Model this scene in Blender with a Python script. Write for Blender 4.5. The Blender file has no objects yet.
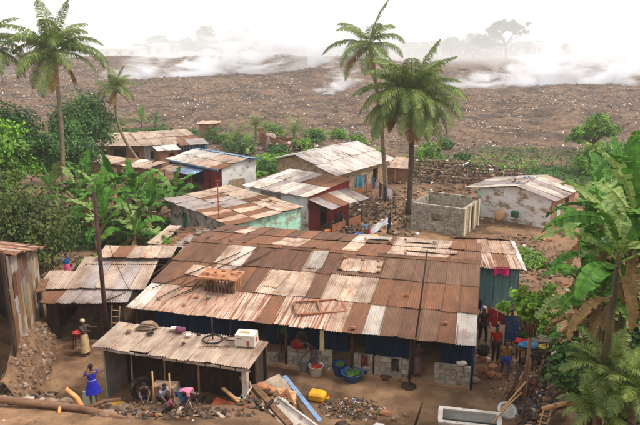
import bpy, math, random
import numpy as np
from mathutils import Vector, Matrix, Euler
R = math.radians
sc = bpy.context.scene
col = sc.collection
# ---------------------------------------------------------------- camera
cam = bpy.data.cameras.new('camera'); cam.lens = 36.0; cam.sensor_width = 36.0
cam.clip_start = 0.1; cam.clip_end = 9000
camo = bpy.data.objects.new('camera', cam); col.objects.link(camo)
camo.location = (0, 0, 12.5); camo.rotation_euler = (R(90 - 14.666), 0, 0)
sc.camera = camo
# ---------------------------------------------------------------- sky, sun, exposure
SUN_EL, SUN_AZ = 52.0, 98.0          # azimuth measured from +Y towards +X
w = bpy.data.worlds.new('World'); sc.world = w; w.use_nodes = True
nt = w.node_tree; bg = nt.nodes['Background']
sk = nt.nodes.new('ShaderNodeTexSky'); sk.sky_type = 'NISHITA'; sk.sun_disc = False
sk.sun_elevation = R(SUN_EL); sk.sun_rotation = R(SUN_AZ); sk.air_density = 1.0; sk.dust_density = 8.0; sk.ozone_density = 1.0
mx = nt.nodes.new('ShaderNodeMix'); mx.data_type = 'RGBA'; mx.inputs[0].default_value = 0.8
mx.inputs[7].default_value = (13.6, 13.6, 13.7, 1)      # the even white of a smoke-hazed overcast sky
nt.links.new(sk.outputs[0], mx.inputs[6]); nt.links.new(mx.outputs[2], bg.inputs[0])
bg.inputs[1].default_value = 0.11
sun = bpy.data.lights.new('sun', 'SUN'); sun.energy = 2.9; sun.angle = R(11); sun.color = (1, .94, .85)
suno = bpy.data.objects.new('sun', sun); col.objects.link(suno)
_d = Vector((math.sin(R(SUN_AZ)) * math.cos(R(SUN_EL)), math.cos(R(SUN_AZ)) * math.cos(R(SUN_EL)), math.sin(R(SUN_EL))))
suno.rotation_euler = _d.to_track_quat('Z', 'Y').to_euler(); suno.location = (30, 0, 60)
sc.view_settings.view_transform = 'Standard'; sc.view_settings.look = 'None'
sc.view_settings.exposure = 0.26; sc.view_settings.gamma = 1.0
cy = sc.cycles
cy.max_bounces = 8; cy.diffuse_bounces = 3; cy.glossy_bounces = 2; cy.transmission_bounces = 4; cy.transparent_max_bounces = 8
cy.volume_bounces = 8; cy.use_denoising = True; cy.caustics_reflective = False; cy.caustics_refractive = False
cy.volume_step_rate = 2.0; cy.volume_max_steps = 64
HAZE = .0005
random.seed(7)

# ---------------------------------------------------------------- helpers
def lin(c):
    return tuple((q / 12.92 if q <= .04045 else ((q + .055) / 1.055) ** 2.4) for q in (x / 255. for x in c))
def rc(c): return (*c[:3], 1.0)

def vnoise(x, y, seed=0):
    x = np.asarray(x, float); y = np.asarray(y, float)
    xi = np.floor(x); yi = np.floor(y); fx = x - xi; fy = y - yi
    fx = fx * fx * (3 - 2 * fx); fy = fy * fy * (3 - 2 * fy)
    def h(a, b):
        s = np.sin(a * 127.1 + b * 311.7 + seed * 74.7) * 43758.5453
        return s - np.floor(s)
    return (h(xi, yi) * (1 - fx) + h(xi + 1, yi) * fx) * (1 - fy) + (h(xi, yi + 1) * (1 - fx) + h(xi + 1, yi + 1) * fx) * fy
def fbm(x, y, o=4, seed=0):
    s = 0; a = .5
    for i in range(o):
        s = s + a * vnoise(np.asarray(x) * 2 ** i, np.asarray(y) * 2 ** i, seed + i); a *= .5
    return s
def sst(a, b, x):
    t = np.clip((x - a) / (b - a), 0, 1); return t * t * (3 - 2 * t)

def ground_z(X, Y):
    X = np.asarray(X, float); Y = np.asarray(Y, float)
    z = .16 * (fbm(X * .35, Y * .35, 3, 3) - .45)
    z = z + .05 * (fbm(X * 1.7, Y * 1.7, 2, 9) - .4) * (1 - sst(60, 80, Y))
    # bank below the viewer, and the higher banks to the left and right of the yard
    y0 = 19.6 - 2.6 * sst(-2.6, .6, X) * (1 - sst(5.5, 8.5, X)) + 1.0 * sst(7, 11, X) + 3.0 * sst(9.2, 12.5, X)
    t = y0 - Y
    z = z + 1.1 * sst(0, .9, t) + .17 * np.clip(t - .9, 0, 1.7) + .56 * np.clip(t - 2.6, 0, 17)
    z = z + 2.6 * sst(-12.0, -15.5, X) * (1 - sst(25, 27.5, Y)) * sst(16, 19, Y)
    z = z + 1.25 * np.exp(-((X + 13.2) / 3.0) ** 2 - ((Y - 33.0) / 3.0) ** 2)
    # low mounds at the right of the yard
    z = z + .9 * sst(7.6, 10.5, X) * sst(17, 20, Y) * (1 - sst(23.5, 26.5, Y))
    # the dump
    e = 84 - 14 * sst(5, 30, X) + 10 * (fbm(X * .05, X * 0 + 3, 2, 5) - .4)
    d = sst(0, 30, Y - e)
    m = 4.2 * (fbm(X * .06, Y * .035, 3, 11) - .42) + 1.5 * (fbm(X * .2, Y * .16, 3, 12) - .4) + .9 * (fbm(X * .9, Y * .9, 2, 13) - .4)
    rise = 7.2 * sst(95, 300, Y) * (1 - .75 * sst(10, 70, X)) * (1 - sst(300, 345, Y))
    z = z + d * (m * (1 - .6 * sst(330, 420, Y)) + rise)
    return z
def gz(x, y): return float(ground_z(x, y))
def on(p, dz=0.0):
    return (p[0], p[1], gz(p[0], p[1]) + dz)

class MB:
    def __init__(s): s.v = []; s.f = []; s.c = []; s.s = []
    def add(s, vs, fs, M=None, c=None):
        o = len(s.v)
        if M is not None: vs = [tuple(M @ Vector(q)) for q in vs]
        s.v.extend(vs); s.f.extend([tuple(i + o for i in q) for q in fs])
        if c is not None:
            while len(s.c) < o: s.c.append((1, 1, 1))
            s.c.extend([c] * len(vs))
        return s
    def box(s, cx, cy, cz, sx, sy, sz, rz=0, M=None, c=None, j=0):
        vs = [((a * sx / 2) + random.uniform(-j, j), (b * sy / 2) + random.uniform(-j, j), d * sz / 2 + random.uniform(-j, j)) for a in (-1, 1) for b in (-1, 1) for d in (-1, 1)]
        T = Matrix.Translation((cx, cy, cz)) @ Matrix.Rotation(rz, 4, 'Z')
        if M is not None: T = M @ T
        return s.add(vs, [(0, 1, 3, 2), (4, 6, 7, 5), (0, 4, 5, 1), (2, 3, 7, 6), (0, 2, 6, 4), (1, 5, 7, 3)], T, c)
    def hexa(s, p, c=None):        # 4 bottom, 4 top
        return s.add(list(p), [(3, 2, 1, 0), (4, 5, 6, 7), (0, 1, 5, 4), (1, 2, 6, 5), (2, 3, 7, 6), (3, 0, 4, 7)], None, c)
    def tube(s, pts, r, n=7, caps=True, c=None, M=None, wob=0):
        pts = [Vector(q) for q in pts]; rs = r if isinstance(r, (list, tuple)) else [r] * len(pts)
        vs = []; fs = []; up = None
        for i, q in enumerate(pts):
            d = (pts[min(i + 1, len(pts) - 1)] - pts[max(i - 1, 0)]).normalized()
            if up is None: up = d.orthogonal().normalized()
            a = (up - d * up.dot(d))
            a = a.normalized() if a.length > 1e-6 else d.orthogonal().normalized()
            up = a; b = d.cross(a)
            for k in range(n):
                t = 2 * math.pi * k / n; rr = rs[i] * (1 + random.uniform(-wob, wob))
                vs.append(tuple(q + a * math.cos(t) * rr + b * math.sin(t) * rr))
        for i in range(len(pts) - 1):
            for k in range(n):
                fs.append((i * n + k, i * n + (k + 1) % n, (i + 1) * n + (k + 1) % n, (i + 1) * n + k))
        if caps:
            fs.append(tuple(range(n))[::-1]); fs.append(tuple((len(pts) - 1) * n + k for k in range(n)))
        return s.add(vs, fs, M, c)
    def lathe(s, prof, n=16, M=None, c=None, sq=1.0):
        vs = []; fs = []
        for (r, z) in prof:
            for k in range(n):
                t = 2 * math.pi * k / n; vs.append((r * math.cos(t), r * math.sin(t) * sq, z))
        for i in range(len(prof) - 1):
            for k in range(n):
                fs.append((i * n + k, i * n + (k + 1) % n, (i + 1) * n + (k + 1) % n, (i + 1) * n + k))
        fs.append(tuple(range(n))[::-1])
        if prof[-1][0] > 1e-4 and prof[-1][1] >= prof[0][1]: fs.append(tuple((len(prof) - 1) * n + k for k in range(n)))
        return s.add(vs, fs, M, c)
    def pot(s, prof, n=16, M=None, c=None, sq=1.0):   # open vessel: profile goes out and back in, no top cap
        vs = []; fs = []
        for (r, z) in prof:
            for k in range(n):
                t = 2 * math.pi * k / n; vs.append((r * math.cos(t), r * math.sin(t) * sq, z))
        for i in range(len(prof) - 1):
            for k in range(n):
                fs.append((i * n + k, i * n + (k + 1) % n, (i + 1) * n + (k + 1) % n, (i + 1) * n + k))
        fs.append(tuple(range(n))[::-1]); fs.append(tuple((len(prof) - 1) * n + k for k in range(n)))
        return s.add(vs, fs, M, c)
    def blob(s, cen, rad, j=.18, n=8, m=5, c=None, M=None):
        vs = [(cen[0], cen[1], cen[2] - rad[2])]; fs = []
        for i in range(1, m):
            ph = math.pi * i / m - math.pi / 2
            for k in range(n):
                t = 2 * math.pi * k / n; q = 1 + random.uniform(-j, j)
                vs.append((cen[0] + rad[0] * q * math.cos(ph) * math.cos(t), cen[1] + rad[1] * q * math.cos(ph) * math.sin(t), cen[2] + rad[2] * q * math.sin(ph)))
        vs.append((cen[0], cen[1], cen[2] + rad[2])); last = len(vs) - 1
        for k in range(n):
            fs.append((0, 1 + (k + 1) % n, 1 + k)); fs.append((last, 1 + (m - 2) * n + k, 1 + (m - 2) * n + (k + 1) % n))
            for i in range(m - 2):
                a = 1 + i * n
                fs.append((a + k, a + (k + 1) % n, a + n + (k + 1) % n, a + n + k))
        return s.add(vs, fs, M, c)
    def mesh(s, name, mat, smooth=False):
        me = bpy.data.meshes.new(name); me.from_pydata(s.v, [], s.f); me.update()
        for m_ in (mat if isinstance(mat, (list, tuple)) else [mat]): me.materials.append(m_)
        if s.c:
            while len(s.c) < len(s.v): s.c.append((1, 1, 1))
            at = me.color_attributes.new('Col', 'FLOAT_COLOR', 'POINT')
            at.data.foreach_set('color', np.hstack([np.array(s.c, dtype=np.float32)[:, :3], np.ones((len(s.c), 1), np.float32)]).ravel())
        if smooth: me.polygons.foreach_set('use_smooth', [True] * len(me.polygons))
        return me
    def build(s, name, mat, parent=None, smooth=False, loc=None, rot=None):
        return link(name, s.mesh(name, mat, smooth), parent, loc, rot)

def link(name, me, parent=None, loc=None, rot=None):
    o = bpy.data.objects.new(name, me); col.objects.link(o)
    if parent is not None: o.parent = parent
    if loc is not None: o.location = loc
    if rot is not None: o.rotation_euler = rot
    return o
def tag(o, label, cat=None, group=None, kind=None):
    if label: o['label'] = label
    if cat: o['category'] = cat
    if group: o['group'] = group
    if kind: o['kind'] = kind
    return o
def thing(name, label, cat, loc=(0, 0, 0), rz=0, group=None):
    o = bpy.data.objects.new(name, None); col.objects.link(o); o.empty_display_size = .2
    o.location = loc; o.rotation_euler = (0, 0, rz)
    return tag(o, label, cat, group)
def copy_tree(o, parent=None):
    c = o.copy(); col.objects.link(c); c.parent = parent
    for ch in list(o.children): copy_tree(ch, c)
    return c

# ---------------------------------------------------------------- materials
MATS = {}
def pmat(name, c1, c2=None, scale=3.0, rough=.9, bump=.25, bscale=None, c3=None, t3=.62, stretch=(1, 1, 1), spec=.25, metal=0, rnd=.0, attr=False, trans=0, wst=0, detail=6, tscale=1.3, lo=.36, hi=.64):
    if name in MATS: return MATS[name]
    m = bpy.data.materials.new(name); m.use_nodes = True; t = m.node_tree; N = t.nodes; Lk = t.links.new
    b = N['Principled BSDF']; b.inputs['Roughness'].default_value = rough; b.inputs['Metallic'].default_value = metal
    b.inputs['Specular IOR Level'].default_value = spec
    tc = N.new('ShaderNodeTexCoord'); oi = N.new('ShaderNodeObjectInfo')
    mp = N.new('ShaderNodeMapping'); mp.inputs['Scale'].default_value = stretch
    ml = N.new('ShaderNodeVectorMath'); ml.operation = 'MULTIPLY_ADD'; ml.inputs[1].default_value = (1, 1, 1)
    mu = N.new('ShaderNodeMath'); mu.operation = 'MULTIPLY'; mu.inputs[1].default_value = 37.0
    Lk(oi.outputs['Random'], mu.inputs[0]); Lk(tc.outputs['Object'], ml.inputs[0]); Lk(mu.outputs[0], ml.inputs[2]); Lk(ml.outputs[0], mp.inputs[0])
    no = N.new('ShaderNodeTexNoise'); no.inputs['Scale'].default_value = scale; no.inputs['Detail'].default_value = detail; no.inputs['Roughness'].default_value = .62
    Lk(mp.outputs[0], no.inputs['Vector'])
    rp = N.new('ShaderNodeValToRGB'); rp.color_ramp.elements[0].position = lo; rp.color_ramp.elements[1].position = hi
    rp.color_ramp.elements[0].color = rc(c1); rp.color_ramp.elements[1].color = rc(c2 or c1)
    Lk(no.outputs[0], rp.inputs[0]); out = rp.outputs[0]
    if c3:
        n3 = N.new('ShaderNodeTexNoise'); n3.inputs['Scale'].default_value = scale * tscale; n3.inputs['Detail'].default_value = 5; n3.inputs['Roughness'].default_value = .7
        of = N.new('ShaderNodeVectorMath'); of.inputs[1].default_value = (13.7, 5.1, 8.8); Lk(mp.outputs[0], of.inputs[0]); Lk(of.outputs[0], n3.inputs['Vector'])
        r3 = N.new('ShaderNodeValToRGB'); r3.color_ramp.elements[0].position = t3 - .04; r3.color_ramp.elements[1].position = t3 + .05
        x3 = N.new('ShaderNodeMix'); x3.data_type = 'RGBA'; x3.inputs[7].default_value = rc(c3)
        Lk(n3.outputs[0], r3.inputs[0]); Lk(r3.outputs[0], x3.inputs[0]); Lk(out, x3.inputs[6]); out = x3.outputs[2]
    if wst:       # stains that run on from one sheet to the next
        ge = N.new('ShaderNodeNewGeometry'); wn = N.new('ShaderNodeTexNoise'); wn.inputs['Scale'].default_value = .8; wn.inputs['Detail'].default_value = 7; wn.inputs['Roughness'].default_value = .68
        Lk(ge.outputs['Position'], wn.inputs['Vector']); wr = N.new('ShaderNodeValToRGB'); wr.color_ramp.elements[0].position = .46; wr.color_ramp.elements[1].position = .66
        wm = N.new('ShaderNodeMath'); wm.operation = 'MULTIPLY'; wm.inputs[1].default_value = wst; Lk(wn.outputs[0], wr.inputs[0]); Lk(wr.outputs[0], wm.inputs[0])
        wx = N.new('ShaderNodeMix'); wx.data_type = 'RGBA'; wx.inputs[7].default_value = rc(lin((94, 64, 47))); Lk(wm.outputs[0], wx.inputs[0]); Lk(out, wx.inputs[6]); out = wx.outputs[2]
    if attr:
        at = N.new('ShaderNodeAttribute'); at.attribute_name = 'Col'
        x4 = N.new('ShaderNodeMix'); x4.data_type = 'RGBA'; x4.blend_type = 'MULTIPLY'; x4.inputs[0].default_value = 1
        Lk(out, x4.inputs[6]); Lk(at.outputs[0], x4.inputs[7]); out = x4.outputs[2]
    if rnd:
        hs = N.new('ShaderNodeHueSaturation'); mr = N.new('ShaderNodeMapRange'); mr.inputs[3].default_value = 1 - rnd; mr.inputs[4].default_value = 1 + rnd
        Lk(oi.outputs['Random'], mr.inputs[0]); Lk(mr.outputs[0], hs.inputs['Value']); Lk(out, hs.inputs['Color']); out = hs.outputs[0]
    Lk(out, b.inputs['Base Color'])
    if bump:
        nb = N.new('ShaderNodeTexNoise'); nb.inputs['Scale'].default_value = bscale or scale * 4; nb.inputs['Detail'].default_value = 6
        Lk(mp.outputs[0], nb.inputs['Vector'])
        bp = N.new('ShaderNodeBump'); bp.inputs['Strength'].default_value = bump; bp.inputs['Distance'].default_value = .04
        Lk(nb.outputs[0], bp.inputs['Height']); Lk(bp.outputs[0], b.inputs['Normal'])
    if trans:
        tr = N.new('ShaderNodeBsdfTranslucent'); ms = N.new('ShaderNodeMixShader'); ms.inputs[0].default_value = trans
        Lk(out, tr.inputs[0]); Lk(b.outputs[0], ms.inputs[1]); Lk(tr.outputs[0], ms.inputs[2]); Lk(ms.outputs[0], N['Material Output'].inputs[0])
    MATS[name] = m; return m

BROWN = lin((108, 76, 58)); BROWN2 = lin((86, 62, 49)); RUST = lin((128, 86, 60)); RUST2 = lin((164, 114, 80))
PALE = lin((162, 138, 120)); PALE2 = lin((188, 166, 146)); ZINC = lin((196, 188, 178)); ZINC2 = lin((172, 160, 148))
S_ = {}
def smat(*a, **k): return pmat(*a, wst=.62, **k)
S_['B'] = smat('sheet rust brown', BROWN2, BROWN, 2.2, .8, .1, c3=RUST, t3=.64, stretch=(1.5, .5, 1), rnd=.12)
S_['D'] = smat('sheet dull brown', lin((98, 73, 57)), lin((116, 88, 69)), 2.2, .8, .1, c3=BROWN, t3=.6, stretch=(1.5, .5, 1), rnd=.08)
S_['R'] = smat('sheet orange rust', RUST, BROWN, 2.0, .85, .1, c3=PALE, t3=.68, stretch=(2.2, .5, 1), rnd=.12)
S_['P'] = smat('sheet cream', PALE, PALE2, 1.8, .7, .08, c3=RUST2, t3=.58, stretch=(2.0, .6, 1), rnd=.12)
S_['W'] = smat('sheet white zinc', lin((154, 145, 136)), lin((180, 171, 162)), 1.8, .6, .08, c3=lin((190, 150, 120)), t3=.62, stretch=(2.5, .5, 1), rnd=.1)
S_['G'] = smat('sheet grey zinc', ZINC2, ZINC, 1.6, .6, .08, c3=lin((170, 124, 94)), t3=.6, stretch=(2.6, .45, 1), rnd=.08)
S_['M'] = smat('sheet zinc with rust streaks', lin((178, 156, 138)), lin((158, 118, 94)), 3.0, .7, .08, c3=lin((138, 84, 60)), t3=.57, stretch=(2.6, .28, 1), rnd=.08)
S_['S'] = smat('sheet striped with rust', lin((194, 178, 164)), lin((176, 146, 124)), 2.4, .7, .08, c3=lin((134, 80, 58)), t3=.51, stretch=(3.4, .12, 1), rnd=.06, tscale=1.1)
S_['T'] = smat('sheet tan', lin((150, 130, 114)), lin((176, 156, 138)), 1.6, .75, .08, c3=lin((140, 104, 84)), t3=.61, stretch=(2.4, .4, 1), rnd=.12)
S_['Y'] = smat('sheet silver grey', lin((134, 122, 118)), lin((158, 146, 140)), 1.6, .6, .08, c3=lin((140, 106, 88)), t3=.68, stretch=(2, .6, 1), rnd=.07)
S_['U'] = smat('sheet blue', lin((96, 130, 166)), lin((130, 158, 186)), 1.6, .6, .08, c3=lin((200, 196, 190)), t3=.66, stretch=(2, .6, 1), rnd=.07)
S_['L'] = smat('sheet bright zinc', lin((184, 174, 168)), lin((204, 194, 188)), 1.2, .55, .06, c3=lin((206, 186, 172)), t3=.62, stretch=(2, .5, 1), rnd=.08)
WOOD = pmat('weathered wood', lin((92, 66, 48)), lin((128, 96, 70)), 5, .9, .3, stretch=(1, 1, .3), rnd=.2)
WOODP = pmat('pale wood', lin((168, 122, 82)), lin((196, 152, 108)), 5, .9, .3, stretch=(1, 1, .3), rnd=.1)
WOODD = pmat('dark wood', lin((56, 40, 32)), lin((84, 60, 46)), 5, .95, .3, rnd=.2)
BLOCK = pmat('concrete block', lin((128, 119, 107)), lin((162, 152, 138)), 4, .95, .35, c3=lin((104, 90, 76)), t3=.58, rnd=.2)
MORTAR = pmat('mortar', lin((104, 88, 74)), lin((126, 108, 92)), 6, .95, .3)
PLASTER = pmat('white plaster', lin((206, 204, 200)), lin((226, 224, 222)), 1.2, .9, .12, c3=lin((150, 128, 106)), t3=.58)
METAL = pmat('dark iron', lin((52, 44, 40)), lin((78, 62, 52)), 6, .6, .2, metal=.4)
STONE = pmat('field stone', lin((92, 73, 59)), lin((136, 112, 92)), 5, .95, .4, rnd=.25)
BRICKM = pmat('clay lump', lin((126, 82, 58)), lin((158, 110, 80)), 6, .95, .3, rnd=.2)
DARKW = pmat('dark board wall', lin((42, 33, 28)), lin((72, 56, 45)), 2.5, .95, .2, stretch=(2, 2, .4))  # base colour set extra dark to deepen the shade on these walls

# ---------------------------------------------------------------- corrugated sheets
SHEETS = {}
def sheet_mesh(wd, L, k):
    key = (round(wd, 2), round(L, 2), k)
    if key in SHEETS: return SHEETS[key]
    rnd = random.Random(hash(key) % 1000); n = max(4, int(round(wd / .1))); seg = n * 4
    vs = []; fs = []; ys = 2; cl_ = [[rnd.choice((0, 0, .03, .06)) for _ in range(2)], [0, 0]]
    for jy in range(ys + 1):
        for i in range(seg + 1):
            x = wd * i / seg; z = .015 * math.cos(i * math.pi / 2) * (1 + .0 * jy)
            y = L * jy / ys + (rnd.uniform(-.03, .03) if jy in (0, ys) and i % 4 == 0 else 0)
            z += .016 * math.sin(k * 2.1 + 3 * x) * (jy - 1) + (rnd.uniform(0, .012) if jy == 0 else 0) + cl_[jy > 0][0] * max(0, 1 - x / wd * 3) ** 2 + cl_[jy > 0][1] * max(0, 3 * x / wd - 2) ** 2
            vs.append((x, y, z))
    for jy in range(ys):
        for i in range(seg):
            a = jy * (seg + 1) + i; fs.append((a, a + 1, a + seg + 2, a + seg + 1))
    m = MB(); m.add(vs, fs)
    SHEETS[key] = m
    return m
SHM = {}
def sheet_obj(parent, code, wd, L, k, mtx, name='sheet'):
    key = (round(wd, 2), round(L, 2), k, code)
    if key not in SHM: SHM[key] = sheet_mesh(wd, L, k).mesh('sheet', S_[code], True)
    o = link(name, SHM[key], parent); o.matrix_local = mtx
    return o
def slope(parent, o, u, up, width, rows, lift=.0, jit=1.0, mark=None):
    """rows: list of code strings from the eave upwards; o eave corner, u along the eave, up = vector eave to ridge"""
    o = Vector(o); u = Vector(u).normalized(); up = Vector(up); L = up.length; v = up.normalized(); nrm = u.cross(v)
    rl = L / len(rows)
    for r, codes in enumerate(rows):
        n = len(codes); wd = width / n
        for i, ch in enumerate(codes):
            if ch == ' ': continue
            k = random.randrange(6); sw = wd + .05; sl = rl + (.14 if r < len(rows) - 1 else .02)
            yaw = R(random.gauss(0, .5)) * jit; tilt = -.03 / rl
            base = o + u * (i * wd - .02 + random.uniform(-.02, .02) * jit) + v * (r * rl - .03 + random.uniform(-.05, .03) * jit) + nrm * (.035 + .012 * (i % 2) + lift)
            M = Matrix((u, v, nrm)).transposed().to_4x4(); M.translation = base
            M = M @ Matrix.Rotation(yaw, 4, 'Z') @ Matrix.Rotation(tilt, 4, 'X')
            sheet_obj(parent, ch, sw, sl, k, M)

def wall(parent, p0, p1, z0, za, zb, th, mat, ops=(), name='wall', mid=None):
    """upright wall from p0 to p1 (plan), top za at p0 to zb at p1 (mid = (fraction, z) for a gable), openings (x0,x1,z0,z1) in metres"""
    p0 = Vector((p0[0], p0[1], 0)); p1 = Vector((p1[0], p1[1], 0)); d = p1 - p0; L = d.length; d.normalize(); n = Vector((-d.y, d.x, 0)) * th / 2
    def top(x):
        f = x / L
        if mid:
            return za + (mid[1] - za) * f / mid[0] if f < mid[0] else mid[1] + (zb - mid[1]) * (f - mid[0]) / (1 - mid[0])
        return za + (zb - za) * f
    xs = sorted({0., L, *[q for o_ in ops for q in o_[:2]], *([mid[0] * L] if mid else [])})
    m = MB()
    def cell(a, b, la, lb, ta, tb):
        A = p0 + d * a; B = p0 + d * b
        m.hexa([tuple(A - n + Vector((0, 0, la))), tuple(B - n + Vector((0, 0, lb))), tuple(B + n + Vector((0, 0, lb))), tuple(A + n + Vector((0, 0, la))),
                tuple(A - n + Vector((0, 0, ta))), tuple(B - n + Vector((0, 0, tb))), tuple(B + n + Vector((0, 0, tb))), tuple(A + n + Vector((0, 0, ta)))])
    for a, b in zip(xs, xs[1:]):
        if b - a < 1e-4: continue
        cur = z0
        for o_ in sorted([q for q in ops if q[0] <= a + 1e-4 and q[1] >= b - 1e-4], key=lambda q: q[2]):
            if o_[2] > cur + .01: cell(a, b, cur, cur, o_[2], o_[2])
            cur = o_[3]
        if top(a) > cur + .01 or top(b) > cur + .01: cell(a, b, cur, cur, max(cur, top(a)), max(cur, top(b)))
    return m.build(name, mat, parent)
def plank(parent, p0, p1, wd, th, mat, name='plank'):
    m = MB(); p0 = Vector(p0); p1 = Vector(p1); d = p1 - p0; L = d.length
    q = d.to_track_quat('X', 'Z').to_matrix().to_4x4(); q.translation = (p0 + p1) / 2
    m.box(0, 0, 0, L, wd, th, M=q, j=.003); return m.build(name, mat, parent)
def stick(parent, pts, r, mat, name='pole', n=7):
    return MB().tube(pts, r, n).build(name, mat, parent, True)

# ================================================================ the setting: one ground sheet to the horizon
GROUND = None
def make_ground():
    m = bpy.data.materials.new('ground'); m.use_nodes = True; t = m.node_tree; N = t.nodes; Lk = t.links.new
    b = N['Principled BSDF']; b.inputs['Roughness'].default_value = .97; b.inputs['Specular IOR Level'].default_value = .1
    ge = N.new('ShaderNodeNewGeometry'); sp = N.new('ShaderNodeSeparateXYZ'); Lk(ge.outputs['Position'], sp.inputs[0])
    def noise(s, d=6, r=.62):
        q = N.new('ShaderNodeTexNoise'); q.inputs['Scale'].default_value = s; q.inputs['Detail'].default_value = d; q.inputs['Roughness'].default_value = r
        Lk(ge.outputs['Position'], q.inputs['Vector']); return q
    def ramp(src, stops):
        q = N.new('ShaderNodeValToRGB'); e = q.color_ramp.elements
        e[0].position, e[0].color = stops[0][0], rc(stops[0][1]); e[1].position, e[1].color = stops[-1][0], rc(stops[-1][1])
        for p_, c_ in stops[1:-1]:
            k = e.new(p_); k.color = rc(c_)
        Lk(src, q.inputs[0]); return q
    def mix(f, a, c):
        q = N.new('ShaderNodeMix'); q.data_type = 'RGBA'; Lk(f, q.inputs[0]); Lk(a, q.inputs[6]); Lk(c, q.inputs[7]); return q.outputs[2]
    dirt = ramp(noise(.55, 8).outputs[0], [(.3, lin((74, 54, 42))), (.46, lin((100, 78, 60))), (.56, lin((128, 101, 78))), (.7, lin((94, 70, 54)))])
    sand = ramp(noise(.13, 4).outputs[0], [(.46, (0, 0, 0)), (.6, (1, 1, 1))]); sandc = ramp(noise(1.3, 6).outputs[0], [(.35, lin((112, 86, 64))), (.65, lin((160, 126, 96)))])
    damp = ramp(noise(.3, 5).outputs[0], [(.56, (0, 0, 0)), (.64, (1, 1, 1))]); dampc = ramp(noise(2.3, 5).outputs[0], [(.35, lin((62, 46, 36))), (.65, lin((92, 68, 52)))])
    speck = ramp(noise(9, 5, .8).outputs[0], [(.58, (0, 0, 0)), (.7, (1, 1, 1))])
    dirt2 = N.new('ShaderNodeRGB'); dirt2.outputs[0].default_value = rc(lin((74, 50, 36)))
    d1 = mix(speck.outputs[0], mix(damp.outputs[0], mix(sand.outputs[0], dirt.outputs[0], sandc.outputs[0]), dampc.outputs[0]), dirt2.outputs[0])
    du = ramp(noise(.9, 9, .72).outputs[0], [(.3, lin((54, 45, 39))), (.45, lin((94, 76, 62))), (.56, lin((122, 99, 81))), (.7, lin((78, 65, 55)))])
    wh = ramp(noise(2.6, 6, .8).outputs[0], [(.63, (0, 0, 0)), (.7, (1, 1, 1))])
    whc = N.new('ShaderNodeRGB'); whc.outputs[0].default_value = rc(lin((180, 166, 154)))
    d2 = mix(wh.outputs[0], du.outputs[0], whc.outputs[0])
    bl = ramp(noise(.16, 5).outputs[0], [(.47, (0, 0, 0)), (.56, (1, 1, 1))])
    blc = N.new('ShaderNodeRGB'); blc.outputs[0].default_value = rc(lin((58, 52, 48)))
    bm = N.new('ShaderNodeMath'); bm.operation = 'MULTIPLY'; bm.inputs[1].default_value = .7; Lk(bl.outputs[0], bm.inputs[0])
    d3 = mix(bm.outputs[0], d2, blc.outputs[0])
    mr = N.new('ShaderNodeMapRange'); mr.inputs[1].default_value = 56; mr.inputs[2].default_value = 78; Lk(sp.outputs[1], mr.inputs[0])
    Lk(mix(mr.outputs[0], d1, d3), b.inputs['Base Color'])
    nb = noise(3.2, 10, .7); bp = N.new('ShaderNodeBump'); bp.inputs['Strength'].default_value = .9; bp.inputs['Distance'].default_value = .12
    Lk(nb.outputs[0], bp.inputs['Height']); Lk(bp.outputs[0], b.inputs['Normal'])
    ny, nx = 420, 420
    Y = np.concatenate([np.linspace(-6, 30, 150), 30 * (4200 / 30.) ** (np.linspace(0, 1, 271)[1:] ** 1.0)])
    tt = np.linspace(-1.35, 1.35, nx); XX = tt[None, :] * (np.abs(Y)[:, None] * .8 + 14); YY = np.repeat(Y[:, None], nx, 1)
    ZZ = ground_z(XX, YY)
    me = bpy.data.meshes.new('ground'); V = np.stack([XX, YY, ZZ], -1).reshape(-1, 3); nyy = len(Y)
    i = np.arange(nyy - 1)[:, None] * nx + np.arange(nx - 1)[None, :]; i = i.ravel()
    F = np.stack([i, i + 1, i + nx + 1, i + nx], -1)
    me.vertices.add(len(V)); me.vertices.foreach_set('co', V.ravel()); me.loops.add(F.size); me.loops.foreach_set('vertex_index', F.ravel())
    me.polygons.add(len(F)); me.polygons.foreach_set('loop_start', np.arange(0, F.size, 4)); me.polygons.foreach_set('use_smooth', np.ones(len(F), bool))
    me.update(); me.validate(); me.materials.append(m)
    o = link('ground', me); tag(o, 'brown trodden earth of the yard running on into the smoking rubbish dump', None, None, 'structure')
    return o
GROUND = make_ground()

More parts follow.
